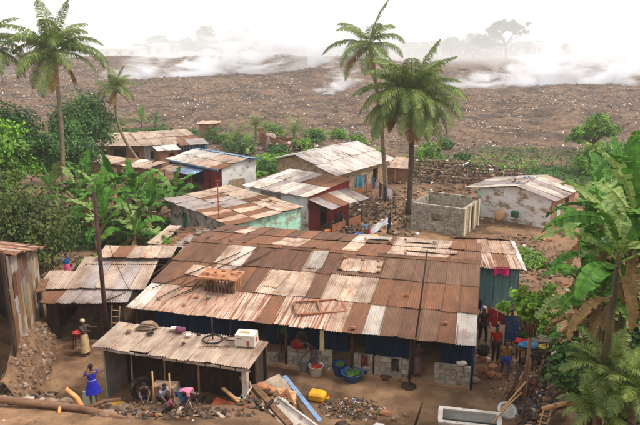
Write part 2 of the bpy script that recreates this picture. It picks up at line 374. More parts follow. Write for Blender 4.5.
# rubbish strewn over the dump: uncountable scraps
def shards(name, label, spots, mat, parent=None):
    """spots: arrays x,y,size,color ; each scrap a bent quad or a low chip standing on the ground"""
    X, Y, S, Cc = spots; n = len(X); rs = np.random.RandomState(len(X))
    Z = ground_z(X, Y)
    base = np.array([[-.5, -.35, 0], [.5, -.4, .05], [.45, .4, 0], [-.5, .35, .04], [0, 0, .32]])
    a = rs.uniform(0, 6.28, n); sx = S * rs.uniform(.6, 1.4, n); sy = S * rs.uniform(.4, 1.1, n); sz = S * rs.uniform(.3, 1.5, n)
    tx = rs.normal(0, .35, n); 
    B = base[None] * np.stack([sx, sy, sz], -1)[:, None]
    x = B[..., 0] * np.cos(a)[:, None] - B[..., 1] * np.sin(a)[:, None]; y = B[..., 0] * np.sin(a)[:, None] + B[..., 1] * np.cos(a)[:, None]
    z = B[..., 2] + x * tx[:, None]
    V = np.stack([x + X[:, None], y + Y[:, None], z + Z[:, None] - .02], -1).reshape(-1, 3)
    f = np.array([[0, 1, 4], [1, 2, 4], [2, 3, 4], [3, 0, 4]]); F = (np.arange(n)[:, None, None] * 5 + f[None]).reshape(-1, 3)
    me = bpy.data.meshes.new(name); me.vertices.add(len(V)); me.vertices.foreach_set('co', V.ravel())
    me.loops.add(F.size); me.loops.foreach_set('vertex_index', F.ravel().astype(np.int32)); me.polygons.add(len(F)); me.polygons.foreach_set('loop_start', np.arange(0, F.size, 3))
    me.update(); me.validate(); me.materials.append(mat)
    at = me.color_attributes.new('Col', 'FLOAT_COLOR', 'POINT'); CC = np.repeat(Cc, 5, 0)
    at.data.foreach_set('color', np.hstack([CC, np.ones((len(CC), 1))]).astype(np.float32).ravel())
    o = link(name, me, parent)
    if parent is None: tag(o, label, None, None, 'stuff')
    else: o['kind'] = 'stuff'
    return o
SCRAP = pmat('mixed scrap', (1, 1, 1), (.75, .75, .75), 2, .9, .0, attr=True)
PALS = np.array([lin(c) for c in [(98, 78, 62), (80, 64, 54), (118, 94, 74), (136, 112, 92), (62, 53, 47), (108, 84, 66), (176, 156, 140), (212, 202, 194), (232, 228, 226), (140, 82, 52), (86, 98, 122), (116, 118, 84)]])
PW = np.array([.19, .2, .15, .09, .19, .11, .045, .022, .01, .025, .008, .01]); PW = PW / PW.sum()
rs = np.random.RandomState(5)
n = 210000
yy = 76 * (330 / 76.) ** (rs.uniform(0, 1, n)); xx = rs.uniform(-.72, .72, n) * (yy + 12)
keep = yy > 80 - 16 * sst(0, 22, xx) + rs.uniform(-6, 6, n)
keep &= fbm(xx * .11, yy * .08, 3, 21) > .3
xx, yy = xx[keep], yy[keep]
shards('rubbish_scraps', 'scraps of brown and pale rubbish strewn all over the burning dump', (xx, yy, rs.uniform(.1, .45, len(xx)) ** 1.2 * (yy / 110) ** .75, PALS[rs.choice(len(PALS), len(xx), p=PW)]), SCRAP)
# pale drifts where plastic has gathered
n = 60000
yy = 82 * (320 / 82.) ** (rs.uniform(0, 1, n)); xx = rs.uniform(-.72, .72, n) * (yy + 12); keep = fbm(xx * .13, yy * .1, 4, 77) > .62
xx, yy = xx[keep], yy[keep]
shards('plastic_drifts', 'pale drifts of plastic bags and paper lying in patches on the dump', (xx, yy, rs.uniform(.1, .34, len(xx)) * (yy / 110) ** .75, PALS[rs.choice([6, 7, 8, 3, 6, 10], len(xx))] * .85), SCRAP)
n = 9000
yy = 74 * (320 / 74.) ** (rs.uniform(0, 1, n)); xx = rs.uniform(-.72, .72, n) * (yy + 12)
keep = (yy > 80 - 14 * sst(5, 30, xx) + rs.uniform(-6, 6, n)) & (fbm(xx * .09, yy * .06, 3, 22) > .45)
xx, yy = xx[keep], yy[keep]
shards('dump_clods', 'dark clods and lumps of burnt rubbish all over the dump', (xx, yy, rs.uniform(.3, .95, len(xx)) * (yy / 130) ** .5, PALS[rs.choice([0, 1, 2, 3, 4, 5], len(xx))] * rs.uniform(.65, 1.15, (len(xx), 1))), SCRAP)
# litter and clods in the yards
n = 24000
yy = rs.uniform(17.2, 75, n); xx = rs.uniform(-.62, .62, n) * (yy + 3)
keep = fbm(xx * .22, yy * .2, 3, 31) > .46
xx, yy = xx[keep], yy[keep]
shards('yard_litter', 'small clods and litter scattered over the earth of the yards', (xx, yy, rs.uniform(.03, .14, len(xx)), PALS[rs.choice(len(PALS), len(xx), p=PW)]), SCRAP)

# ================================================================ houses
def roof_frame(parent, lines, r=.035):
    m = MB()
    for a, b in lines: m.tube([a, b], r, 4)
    for (a, b), (c, e) in zip(lines, lines[1:]):
        for f in (.02, .5, .98): m.tube([tuple(Vector(a).lerp(Vector(b), f)), tuple(Vector(c).lerp(Vector(e), f))], r * .8, 4)
    return m.build('roof', WOODD, parent)
def door(parent, p, wd, h, ang, mat, name='door'):
    """door leaf of vertical planks with a handle, standing at plan point p"""
    m = MB(); n = max(3, int(wd / .16)); M = Matrix.Translation(p) @ Matrix.Rotation(ang, 4, 'Z')
    for i in range(n): m.box((i + .5) * wd / n, 0, h / 2, wd / n - .012, .04, h, M=M)
    m.box(wd / 2, -.03, h * .25, wd * .9, .03, .1, M=M); m.box(wd / 2, -.03, h * .75, wd * .9, .03, .1, M=M)
    d = m.build(name, mat, parent)
    h_ = MB(); h_.tube([tuple(M @ Vector((wd * .85, -.03, h * .5))), tuple(M @ Vector((wd * .85, -.09, h * .5)))], .02, 6); h_.build('handle', METAL, d)
    return d
def window(parent, p, wd, h, ang, mat, bars=3):
    M = Matrix.Translation(p) @ Matrix.Rotation(ang, 4, 'Z'); m = MB()
    for x in (0, wd): m.box(x, 0, h / 2, .07, .14, h + .07, M=M)
    for z in (0, h): m.box(wd / 2, 0, z, wd - .07, .135, .07, M=M)
    wd_ = m.build('window', mat, parent)
    b = MB()
    for i in range(bars): b.tube([tuple(M @ Vector((wd * (i + 1) / (bars + 1), 0, .03))), tuple(M @ Vector((wd * (i + 1) / (bars + 1), 0, h - .03)))], .014, 5)
    b.build('bars', METAL, wd_)
    return wd_
BLK = None
def block_wall(parent, p0, p1, z0, rows, ang, bl=.42, bh=.2, th=.17, mat=BLOCK, ops=(), name='parapet', ragged=.0, joined=False):
    """courses of separate concrete blocks with recessed mortar, in the parent's frame"""
    p0 = Vector((p0[0], p0[1], 0)); p1 = Vector((p1[0], p1[1], 0)); L = (p1 - p0).length; M = Matrix.Translation((p0.x, p0.y, z0)) @ Matrix.Rotation(ang, 4, 'Z')
    core = MB()
    xs = sorted({0., L, *[q for o_ in ops for q in o_[:2]]})
    for a, b in zip(xs, xs[1:]):
        cur = 0.
        for o_ in [q for q in ops if q[0] <= a + 1e-4 and q[1] >= b - 1e-4]:
            if o_[2] > cur: core.box((a + b) / 2, 0, (cur + o_[2]) / 2, b - a, th - .03, o_[2] - cur, M=M)
            cur = o_[3]
        if rows * bh > cur: core.box((a + b) / 2, 0, (cur + rows * bh) / 2 - .01, b - a, th - .03, rows * bh - cur - .02, M=M)
    base = core.build(name, MORTAR, parent)
    var = []
    J = MB()
    for r in range(rows):
        x = -(r % 2) * bl / 2
        while x < L - .02:
            a, b = max(x, 0), min(x + bl, L); x += bl
            if b - a < .06: continue
            segs = [(a, b)]
            for o_ in ops:
                if r * bh + bh / 2 > o_[2] and r * bh + bh / 2 < o_[3]:
                    segs = [q for s0, s1 in segs for q in ((s0, min(s1, o_[0])), (max(s0, o_[1]), s1)) if q[1] - q[0] > .05]
            for a2, b2 in segs:
                if r == rows - 1 and random.random() < ragged: continue
                T = M @ Matrix.Translation(((a2 + b2) / 2, random.uniform(-.008, .008), r * bh + bh / 2)) @ Matrix.Rotation(random.gauss(0, .012), 4, 'Z')
                if joined: J.box(0, 0, 0, b2 - a2 - .018, th, bh - .016, M=T, j=.004); continue
                key = round((b2 - a2) * 20) / 20
                m = MB(); m.box(0, 0, 0, b2 - a2 - .022, th, bh - .02, j=.008)
                o = m.build('block', mat, base); o.matrix_local = T
    if joined:
        o = J.build('blocks', mat, base); o['kind'] = 'stuff'
    return base
def stones(parent, pts, mat=STONE, name='stone', sz=.12):
    out = []
    for p in pts:
        m = MB(); s = sz * random.uniform(.8, 1.35); m.blob((0, 0, 0), (s, s * random.uniform(.6, .9), s * random.uniform(.4, .7)), .2, 7, 4)
        o = m.build(name, mat, parent, False, p, (0, 0, random.uniform(0, 6))); out.append(o)
    return out

# ---------------------------------------------------------------- the long house in the middle
MH = thing('long_house', 'long blue-walled house under a patchwork roof of rusty and pale corrugated sheets', 'house', (-7.93, 24.87, 0), R(-14.3))
W1 = 14.05
rf = roof_frame(MH, [((.1, y, 2.0 + (y) * 1.0 / 6.1 - .06), (W1 - .05, y, 2.0 + y * 1.0 / 6.1 - .06)) for y in (.1, 2, 4, 6)] + [((.1, y, 3.0 - (y - 6.1) * .5 / 4.6 - .07), (W1 - .1, y, 3.0 - (y - 6.1) * .5 / 4.6 - .07)) for y in (8.2, 10.5)])
slope(rf, (0, -.25, 1.95), (1, 0, 0), (0, 6.35, 1.05), W1,
      ["GMMMMMSSRSSSMRWDBDRW", "BRRRMRBPPPBTPTRRRRRR", "BBBTGBBBBTBBDBDDDDDD"])
slope(rf, (0, 6.12, 3.03), (1, 0, 0), (0, 4.55, -.47), W1, ["BRRBRRPPRRRPRRPPTPRR", "BBPBBRBRBBBGBBTPTTRR"], lift=0)
# ridge capping: short bent sheets along the crest
for i in range(9):
    m = MB(); x0 = i * W1 / 9; x1 = x0 + W1 / 9 + .06
    m.add([(x0, 5.9, 3.01), (x1, 5.9, 3.015), (x0, 6.12, 3.095), (x1, 6.12, 3.1), (x0, 6.36, 3.05), (x1, 6.36, 3.055)], [(0, 1, 3, 2), (2, 3, 5, 4)])
    m.build('ridge_cap', S_['R' if i % 3 else 'B'], rf)
# loose sheets nailed over the leaks
for (x, y, code, sw, sl, yaw) in [(8.0, 4.25, 'P', .95, 1.15, 1), (8.85, 4.28, 'P', .95, 1.12, -1), (6.5, 4.2, 'W', .7, 1.7, 2), (5.1, 2.35, 'P', .62, 1.5, -8), (1.2, 2.7, 'P', .95, .9, -3), (2.3, 3.0, 'T', .8, .8, -4)]:
    z = 1.95 + (y + .25) * 1.05 / 6.35
    M = Matrix.Translation((x, y, z + .08)) @ Matrix.Rotation(math.atan2(1.05, 6.35), 4, 'X') @ Matrix.Rotation(R(yaw), 4, 'Z')
    sheet_obj(rf, code, sw, sl, 0, M, 'patch_sheet')
for (x, y, code, sw, sl, yaw) in [(8.4, 9.2, 'W', 1.2, 1.0, 0), (10.4, 9.1, 'T', 1.6, .9, 3), (10.6, 7.0, 'P', 2.4, .8, 0)]:
    z = 3.03 - (y - 6.12) * .47 / 4.55
    M = Matrix.Translation((x, y, z + .085)) @ Matrix.Rotation(-math.atan2(.47, 4.55), 4, 'X') @ Matrix.Rotation(R(yaw), 4, 'Z')
    sheet_obj(rf, code, sw, sl, 1, M, 'patch_sheet')
def mhz(x, y): return 1.95 + (y + .25) * 1.05 / 6.35 if y < 6.1 else 3.03 - (y - 6.12) * .47 / 4.55
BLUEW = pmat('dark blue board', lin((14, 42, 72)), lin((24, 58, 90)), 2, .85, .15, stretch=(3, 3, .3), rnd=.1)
SLAB = pmat('earthy concrete', lin((128, 98, 72)), lin((158, 124, 94)), 1.4, .95, .25, c3=lin((96, 70, 52)), t3=.6)
m = MB(); m.box(W1 / 2, 5.2, -.05, W1 - .2, 10.4, .3); m.build('floor_slab', SLAB, MH)
# blue board wall behind the verandah, board by board, with two dark doorways
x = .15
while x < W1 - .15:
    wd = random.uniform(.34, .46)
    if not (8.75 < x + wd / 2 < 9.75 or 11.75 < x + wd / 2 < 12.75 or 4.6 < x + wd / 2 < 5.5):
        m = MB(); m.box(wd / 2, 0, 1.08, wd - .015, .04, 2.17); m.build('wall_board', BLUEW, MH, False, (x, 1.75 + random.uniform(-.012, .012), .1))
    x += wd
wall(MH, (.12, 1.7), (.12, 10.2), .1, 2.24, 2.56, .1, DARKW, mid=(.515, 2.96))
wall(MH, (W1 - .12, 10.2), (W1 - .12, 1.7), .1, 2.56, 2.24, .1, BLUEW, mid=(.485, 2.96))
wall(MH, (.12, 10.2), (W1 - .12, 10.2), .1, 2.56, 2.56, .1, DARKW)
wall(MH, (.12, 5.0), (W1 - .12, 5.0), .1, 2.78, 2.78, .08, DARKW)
for a, b, rows in ((4.2, 6.4, 2), (6.8, 7.85, 4), (8.05, 8.65, 4), (9.5, 10.25, 4), (10.32, 11.65, 4), (12.6, 13.95, 4)):
    block_wall(MH, (a, .22), (b, .22), .08, rows, 0)
for x in (.2, 4.4, 6.75, 9.42, 11.68):
    stick(MH, [(x, .12, .1), (x + .03, .1, 1.98)], .05, WOODD, 'post')
stick(MH, [(13.98, .1, -.02), (14.0, .08, 1.98)], .05, BLUEW, 'post')
# ---------------------------------------------------------------- lean-to behind its right end
EX = thing('lean_to_shack', 'teal-walled shack with a rust striped roof adjoining the long house', 'shack', (6.9, 29.35, 0), R(-6))
rf = roof_frame(EX, [((0, y, 2.1 + y * .12), (2.9, y, 2.1 + y * .12)) for y in (.1, 1.7, 3.3)])
slope(rf, (-.2, -.2, 2.12), (1, 0, 0), (0, 3.4, .42), 3.0, ["RMSRS", "RRMMP"])
slope(rf, (-.2, 3.2, 2.56), (1, 0, 0), (0, 1.5, -.35), 3.1, ["RRRRR"])
m = MB(); m.add([(2.78, -.25, 2.17), (3.02, -.25, 2.08), (2.78, 3.2, 2.6), (3.02, 3.2, 2.5)], [(0, 1, 3, 2)]); m.build('edge_cap', S_['L'], rf)
TEAL = pmat('faded teal board', lin((84, 122, 126)), lin((112, 142, 142)), 2.4, .85, .15, c3=lin((126, 112, 98)), t3=.64, stretch=(3, 3, .35), rnd=.08)
for i in range(7):
    m = MB(); m.box(.19, 0, 1.0, .365, .04, 2.0); m.build('wall_board', TEAL, EX, False, (.05 + i * .38, .12 + random.uniform(-.01, .01), .05))
wall(EX, (2.7, .15), (2.7, 4.5), .0, 2.1, 2.2, .1, DARKW)
wall(EX, (2.7, 4.5), (.05, 4.5), .0, 2.2, 2.2, .1, DARKW)
# ---------------------------------------------------------------- open shed in front
FS = thing('open_work_shed', 'low open shed with a tan corrugated roof in front of the long house', 'shed', (-7.95, 20.75, 0), R(-16.3))
rf = roof_frame(FS, [((.05, y, 2.16 + y * .1), (5.85, y, 2.16 + y * .1)) for y in (.1, .85, 1.6)], .03)
slope(rf, (-.05, -.1, 2.2), (1, 0, 0), (0, 1.8, .16), 5.95, ["TTTTTTTT"], jit=1.6)
for i in range(11):                                  # torn lip of older sheet under the eave
    m = MB(); m.box(.27, 0, -.05, .5, .012, random.uniform(.06, .12), j=.015); m.build('eave_strip', S_['W' if i < 4 else 'T'], rf, False, (i * .54, -.1, 2.19))
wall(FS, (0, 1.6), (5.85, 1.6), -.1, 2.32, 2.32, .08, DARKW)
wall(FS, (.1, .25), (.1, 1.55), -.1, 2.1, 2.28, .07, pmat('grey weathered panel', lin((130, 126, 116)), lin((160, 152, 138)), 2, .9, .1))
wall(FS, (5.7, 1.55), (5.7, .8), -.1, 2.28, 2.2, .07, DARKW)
m = MB(); m.box(5.65, .12, .95, .17, .2, 2.35); m.build('post', pmat('whitewashed post', lin((196, 186, 172)), lin((150, 132, 116)), 3, .9, .2), FS)
for x in (1.3, 2.6, 3.9): stick(FS, [(x, .1, -.2), (x + .04, .12, 2.15)], .035, WOOD, 'post')
# ---------------------------------------------------------------- shed of the left yard
LS = thing('stepped_roof_shed', 'dark shed with stepped cream roofs behind the slanting pole', 'shed', (-12.5, 25.4, 0), R(-1))
rf = roof_frame(LS, [((.6, 0.1, 1.82), (3.1, .1, 1.82)), ((0, 1.2, 1.98), (4.2, 1.2, 1.98)), ((1.4, 3.2, 2.5), (5.3, 3.2, 2.5))])
slope(rf, (.65, -.05, 1.86), (1, 0, 0), (0, 1.45, .17), 2.7, ["RYYY"])
slope(rf, (-.05, 1.15, 2.06), (1, 0, 0), (0, 1.5, .31), 1.3, ["TT"])
slope(rf, (1.15, 1.15, 2.06), (1, 0, 0), (0, 2.75, .57), 3.6, ["TYTYT"])
slope(rf, (1.9, 3.5, 2.72), (1, 0, 0), (0, 1.3, .22), 3.5, ["PRTPT"])
slope(rf, (3.3, .35, 1.75), (1, 0, 0), (0, 1.0, .3), .9, ["Y"])
wall(LS, (.7, .35), (3.3, .35), -.1, 1.8, 1.8, .08, DARKW, [(.5, 1.3, -.1, 1.6), (1.9, 2.3, .8, 1.4)])
wall(LS, (.7, 3.8), (.7, .35), -.1, 2.2, 1.8, .08, DARKW)
wall(LS, (3.4, .4), (4.9, 1.6), -.1, 1.8, 2.0, .08, DARKW, [(.6, 1.1, .7, 1.4)])
wall(LS, (4.9, 1.6), (5.2, 4.5), -.1, 2.0, 2.6, .08, DARKW)
wall(LS, (5.2, 4.5), (.7, 3.8), -.1, 2.6, 2.2, .08, DARKW)
# ladder leaning there
LD = thing('leaning_ladder', 'wooden ladder leaning on the dark shed wall beside the woman in the wrap', 'ladder', on((-8.95, 24.9)), R(-10))
for x in (0, .36): stick(LD, [(x, 0, 0), (x, .5, 1.75)], .028, WOOD, 'rail')
for i in range(6): stick(LD, [(0, .07 + i * .075, .25 + i * .26), (.36, .07 + i * .075, .25 + i * .26)], .018, WOODP, 'rung')
# ---------------------------------------------------------------- patched shack at the left edge, on its bank
PS = thing('patched_board_shack', 'patched board shack on a stone bank at the left edge of the yard', 'shack', (-12.85, 27.5, .75), 0)
A = Vector((0, 0)); B = Vector((1.9, -6.6)); d = (B - A).normalized(); ang = math.atan2(d.y, d.x)
wall(PS, A, B, -1.0, 3.0, 4.8, .1, DARKW)
wall(PS, (0, 0), (-5, .3), -.6, 3.0, 3.0, .1, DARKW)
pc = [lin(c) for c in [(186, 176, 166), (140, 94, 68), (176, 150, 112), (158, 142, 128), (112, 76, 56), (200, 184, 166), (150, 118, 86), (128, 112, 100)]]
PM = [pmat('old panel %d' % i, tuple(q * .62 for q in c), tuple(q * .45 for q in c), 2, .85, .15, c3=lin((140, 86, 58)), t3=.64, stretch=(2, 2, .4)) for i, c in enumerate(pc)]
NRM = Vector((-d.y, d.x)) 
i = 0; s = .1
while s < 6.5:
    wd = random.uniform(.5, .85); z = -.45 + s * .22
    top = 2.95 + s * .27
    while z < top - .2:
        h = min(random.uniform(.45, 1.5), top - z)
        p = A + d * (s + wd / 2) - Vector((-d.y, d.x)) * -.075
        m = MB(); m.box(0, 0, h / 2, wd - .03, .03, h - .03)
        m.build('panel', PM[(i * 5 + 3) % 8 if random.random() < .7 else random.randrange(8)], PS, False, (p.x, p.y, z), (0, random.gauss(0, .05), ang + random.gauss(0, .02))); i += 1
        z += h
    s += wd
rf = roof_frame(PS, [((-.1, .2, 3.0), (1.8, -6.6, 4.85))], .05)
u = Vector((d.x, d.y, .27)); 
slope(rf, tuple(Vector((.35, .2, 2.95))), u, Vector((-2.4, -.6, .5)), 6.6, ["RTRRMRTR"], jit=3)
m = MB(); M_ = Matrix.Translation((.75, -1.6, 1.7)) @ Matrix.Rotation(ang, 4, 'Z')
m.box(0, .12, 0, 1.5, .35, .06, M=M_); m.build('awning_board', WOOD, PS)
# rubble-stone bank under it
BK = thing('stone_retaining_bank', 'sloping retaining wall of rough stones below the patched shack', 'wall', (-12.75, 27.4, 0), 0)
P = [(.15, 0), (1.7, -6.9)]
def bank_pt(f, t):            # t 0 at the foot, 1 at the top, 2 behind
    zt = .45 + 2.0 * f * (1 - sst(.8, 1.05, f) * .55); x = P[0][0] + (P[1][0] - P[0][0]) * f; y = P[0][1] + (P[1][1] - P[0][1]) * f
    j = .22 * (float(fbm(f * 11 + 3, t * 3, 3, 41)) - .45)
    return (x + .95 - .8 * min(t, 1) - .5 * max(0, t - 1) + j, y + .1 * j, -.3 + (zt + .3) * min(t, 1) ** .8 + j * .5)
m = MB(); nf_, nt_ = 40, 9; m.add([bank_pt(i / nf_ * 1.15, k / 6) for i in range(nf_ + 1) for k in range(nt_)], [(i * nt_ + k, (i + 1) * nt_ + k, (i + 1) * nt_ + k + 1, i * nt_ + k + 1) for i in range(nf_) for k in range(nt_ - 1)])
m.build('bank_core', pmat('earth bank', lin((86, 64, 48)), lin((132, 100, 74)), 2.5, .95, .6), BK, True)
for k in range(230):
    f = random.random() * 1.15; c = bank_pt(f, random.uniform(.05, 1.0)); m = MB(); s = random.uniform(.03, .11); m.blob((0, 0, 0), (s, s * 1.3, s * .8), .25, 7, 4); m.build('stone', STONE if k % 9 else BLOCK, BK, False, c, (0, 0, random.uniform(0, 3)))
# ---------------------------------------------------------------- row house far left (two blocks)
OCHRE = pmat('ochre clay wall', lin((118, 84, 62)), lin((150, 110, 82)), 1.5, .95, .2, c3=lin((120, 80, 54)), t3=.64)
GREYW = pmat('grey plank wall', lin((140, 134, 126)), lin((176, 168, 158)), 1.5, .9, .2, c3=lin((110, 84, 66)), t3=.58, stretch=(3, 3, .4))
BLUEP = pmat('faded blue paint', lin((70, 108, 138)), lin((100, 134, 156)), 1.5, .9, .15, stretch=(3, 3, .4))
REDP = pmat('oxblood paint', lin((112, 30, 30)), lin((134, 42, 40)), 1.5, .8, .12)
RH = thing('long_row_house', 'long low row house with a tan sheet roof behind the leaning palm', 'house', (-24.7, 66.2, 0), R(4))
rf = roof_frame(RH, [((0, 0, 2.25), (6.6, 0, 2.25)), ((0, 5.4, 2.9), (6.8, 5.4, 2.9))])
slope(rf, (-.3, -.3, 2.3), (1, 0, 0), (0, 5.8, .7), 7.1, ["TPTTPTT", "PTTTPTT"], jit=2)
wall(RH, (.1, .4), (6.4, .4), -.2, 2.25, 2.25, .12, OCHRE, [(1.5, 2.3, .9, 1.7), (2.9, 4.2, -.2, 2.0), (4.9, 5.5, .8, 1.6)])
for i in range(5): plank(RH, (.35 + i * .22, .31, .0), (.35 + i * .22, .31, 1.2 + .5 * (i % 2)), .2, .03, PLASTER if i % 2 else GREYW)
wall(RH, (.1, 5.5), (.1, .4), -.2, 2.9, 2.25, .12, OCHRE); wall(RH, (6.4, 5.5), (.1, 5.5), -.2, 2.9, 2.9, .12, OCHRE)
for x in (2.9, 4.2): stick(RH, [(x, .2, -.1), (x, .15, 2.2)], .05, WOODD, 'post')
RB = thing('porch_row_house', 'ochre row house with a white sheet porch and a rust-edged tan roof', 'house', (-18.35, 66.6, 0), R(29))
rf = roof_frame(RB, [((0, 0, 2.25), (6.0, 0, 2.25)), ((0, 5.6, 3.0), (6.0, 5.6, 3.0))])
slope(rf, (-.3, -.3, 2.3), (1, 0, 0), (0, 6.0, .75), 6.6, ["TTTTRR", "TPTTTT"], jit=2)
wall(RB, (0, .3), (5.9, .3), -.2, 2.25, 2.25, .12, GREYW, [(.6, 1.2, .8, 1.6)])
wall(RB, (5.9, .3), (5.9, 5.8), -.2, 2.25, 2.9, .12, OCHRE); wall(RB, (5.9, 5.8), (0, 5.8), -.2, 2.9, 2.9, .12, OCHRE)
rp = Vector((1.1, -1.9, 0))
wall(RB, (1.0, -1.7), (1.0, .2), -.2, 1.9, 2.1, .1, OCHRE); wall(RB, (1.0, -1.7), (2.9, -1.7), -.2, 1.9, 1.9, .1, OCHRE, [(1.0, 1.6, -.2, 1.6)]); wall(RB, (2.9, -1.7), (2.9, .2), -.2, 1.9, 2.1, .1, OCHRE)
pr_ = roof_frame(RB, [((.9, -1.8, 1.9), (3.1, -1.8, 1.9))]); pr_.name = 'porch_roof'
slope(pr_, (.7, -2.1, 1.93), (1, 0, 0), (0, 2.2, .4), 2.5, ["LLL"])
BS = thing('blue_plank_shack', 'blue plank shack with a rusty eave next to the white-roofed red house', 'shack', (-14.6, 67.2, 0), R(20))
wall(BS, (0, 0), (2.6, 0), -.2, 2.2, 2.2, .1, DARKW); wall(BS, (2.6, 0), (2.6, 2.6), -.2, 2.2, 2.4, .1, BLUEP); wall(BS, (0, 2.6), (0, 0), -.2, 2.4, 2.2, .1, BLUEP)
for i in range(8): plank(BS, (.17 + i * .325, -.08, -.1), (.17 + i * .325, -.08, 2.2), .3, .04, BLUEP, 'wall_board')
rf = roof_frame(BS, [((0, 0, 2.2), (2.6, 0, 2.2)), ((0, 2.5, 2.45), (2.6, 2.5, 2.45))])
slope(rf, (-.2, -.3, 2.24), (1, 0, 0), (0, 3.1, .3), 3.0, ["RYY"], jit=2)
# low roofs in front of it
LR = thing('sunken_tin_roof_hut', 'low hut with scattered scraps on its flat tin roof, by the leaning palm', 'hut', (-22.6, 60.6, 0), R(-22))
rf = roof_frame(LR, [((0, 0, 1.7), (7, 0, 1.5)), ((0, 2.2, 1.8), (7, 2.2, 1.7))])
slope(rf, (-.2, -.2, 1.78), (1, 0, -.03), (0, 2.9, .15), 7.6, ["GTPTRGTT"], jit=3)
wall(LR, (0, .2), (7.1, .2), -.2, 1.7, 1.5, .1, OCHRE, [(3, 3.7, -.2, 1.3)]); wall(LR, (7.1, .2), (7.1, 2.4), -.2, 1.5, 1.7, .1, OCHRE); wall(LR, (0, 2.4), (0, .2), -.2, 1.8, 1.7, .1, OCHRE)
HB = thing('hidden_tin_hut', 'small grey-roofed hut glimpsed between the trees behind the tall palm', 'hut', (-27.0, 63.5, 0), R(-4))
rf = roof_frame(HB, [((0, 0, 2.2), (3, 0, 2.2))]); slope(rf, (-.2, -.2, 2.24), (1, 0, 0), (0, 3.2, .5), 3.4, ["YTY"], jit=2)
wall(HB, (0, .2), (3, .2), -.2, 2.2, 2.2, .1, DARKW); wall(HB, (3, .2), (3, 2.8), -.2, 2.2, 2.6, .1, GREYW); wall(HB, (0, 2.8), (0, .2), -.2, 2.6, 2.2, .1, GREYW)
# ---------------------------------------------------------------- red and white house
RW = thing('red_and_white_house', 'house with oxblood front, white gable wall and blue-edged white roof', 'house', (-13.6, 57.9, 0), R(-43))
rf = roof_frame(RW, [((0, 0, 2.35), (7, 0, 2.35)), ((0, 2.9, 2.9), (7, 2.9, 2.9)), ((0, 4, 2.7), (7, 4, 2.7))])
slope(rf, (-.35, -.35, 2.38), (1, 0, 0), (0, 3.3, .6), 7.7, ["LWWTTTR", "LWWWTTT"])
slope(rf, (-.35, 2.9, 2.99), (1, 0, 0), (0, 1.3, -.2), 7.9, ["UUUUUUU"])
m = MB(); m.box(3.5, -.38, 2.36, 7.7, .04, .14); m.build('fascia', BLUEP, rf)
m = MB(); m.box(7.38, 3.6, 2.83, .05, 1.5, .13); m.build('fascia', BLUEP, rf)
wall(RW, (0, .2), (7, .2), -.2, 2.35, 2.35, .14, REDP, [(1.2, 2.0, -.2, 1.9), (3.0, 4.6, .7, 1.7), (5.2, 5.9, -.2, 1.9)])
wall(RW, (7, .2), (7, 4.0), -.2, 2.35, 2.68, .14, PLASTER, mid=(.7, 2.9)); wall(RW, (0, 4), (0, .2), -.2, 2.68, 2.35, .14, REDP); wall(RW, (7, 4), (0, 4), -.2, 2.65, 2.65, .14, PLASTER)
window(RW, (3.0, .16, .7), 1.6, 1.0, 0, WOODD, 5); door(RW, (5.25, .3, -.1), .6, 1.95, 0, REDP)
aw = roof_frame(RW, [((.7, -1.3, 1.75), (4.8, -1.3, 1.75))]); aw.name = 'awning'
slope(aw, (.6, -1.5, 1.78), (1, 0, 0), (0, 1.6, .35), 4.5, ["TTUUU"])
for x in (.8, 2.7, 4.8): stick(RW, [(x, -1.35, -.2), (x, -1.35, 1.76)], .04, REDP, 'post')
# woven-mat stack leaning on the white gable
block_wall(RW, (7.12, .9), (7.12, 2.6), -.1, 7, R(90), .3, .2, .12, pmat('straw matting', lin((150, 128, 98)), lin((182, 160, 126)), 6, .95, .4), name='matting_wall', joined=True)
# ---------------------------------------------------------------- white house, centre
WH = thing('white_front_house', 'white-fronted house with grey tin roof and reddish lean-to, centre of the settlement', 'house', (-5.2, 45.9, 0), R(-38.4))
rf = roof_frame(WH, [((0, 0, 2.45), (5.6, 0, 2.45)), ((0, 4.8, 2.85), (5.6, 4.8, 2.85))])
slope(rf, (-.3, -.3, 2.5), (1, 0, 0), (0, 5.3, .5), 6.1, ["LGYGGYG", "LGGYRRR"])
wall(WH, (0, .15), (5.5, .15), -.2, 2.45, 2.45, .14, PLASTER, [(3.75, 4.35, .75, 1.65)])
wall(WH, (5.5, .15), (5.5, 4.8), -.2, 2.45, 2.85, .14, REDP, [(1.2, 2.0, -.2, 1.8)]); wall(WH, (0, 4.8), (0, .15), -.2, 2.85, 2.45, .14, PLASTER); wall(WH, (5.5, 4.8), (0, 4.8), -.2, 2.85, 2.85, .14, PLASTER)
block_wall(WH, (1.1, .06), (3.0, .06), -.1, 12, 0, .4, .2, .1, name='bare_block_panel', joined=True)
window(WH, (3.75, .12, .75), .6, .9, 0, WOODD, 2)
ln = roof_frame(WH, [((7.4, .2, 1.85), (7.4, 4.0, 1.85))]); ln.name = 'lean_to_roof'
slope(ln, (7.6, -.1, 1.88), (0, 1, 0), (-2.0, 0, .5), 4.4, ["YRGY"])
for y in (.3, 2.2, 3.9): stick(WH, [(7.4, y, -.2), (7.4, y, 1.85)], .05, WOODD, 'post')
BRW = pmat('clay brown board', lin((112, 70, 50)), lin((140, 92, 66)), 2, .9, .2)
for y0 in (.3, 2.3): plank(WH, (7.35, y0, .35), (7.35, y0 + 1.6, .35), .05, .75, BRW, 'rail_board')
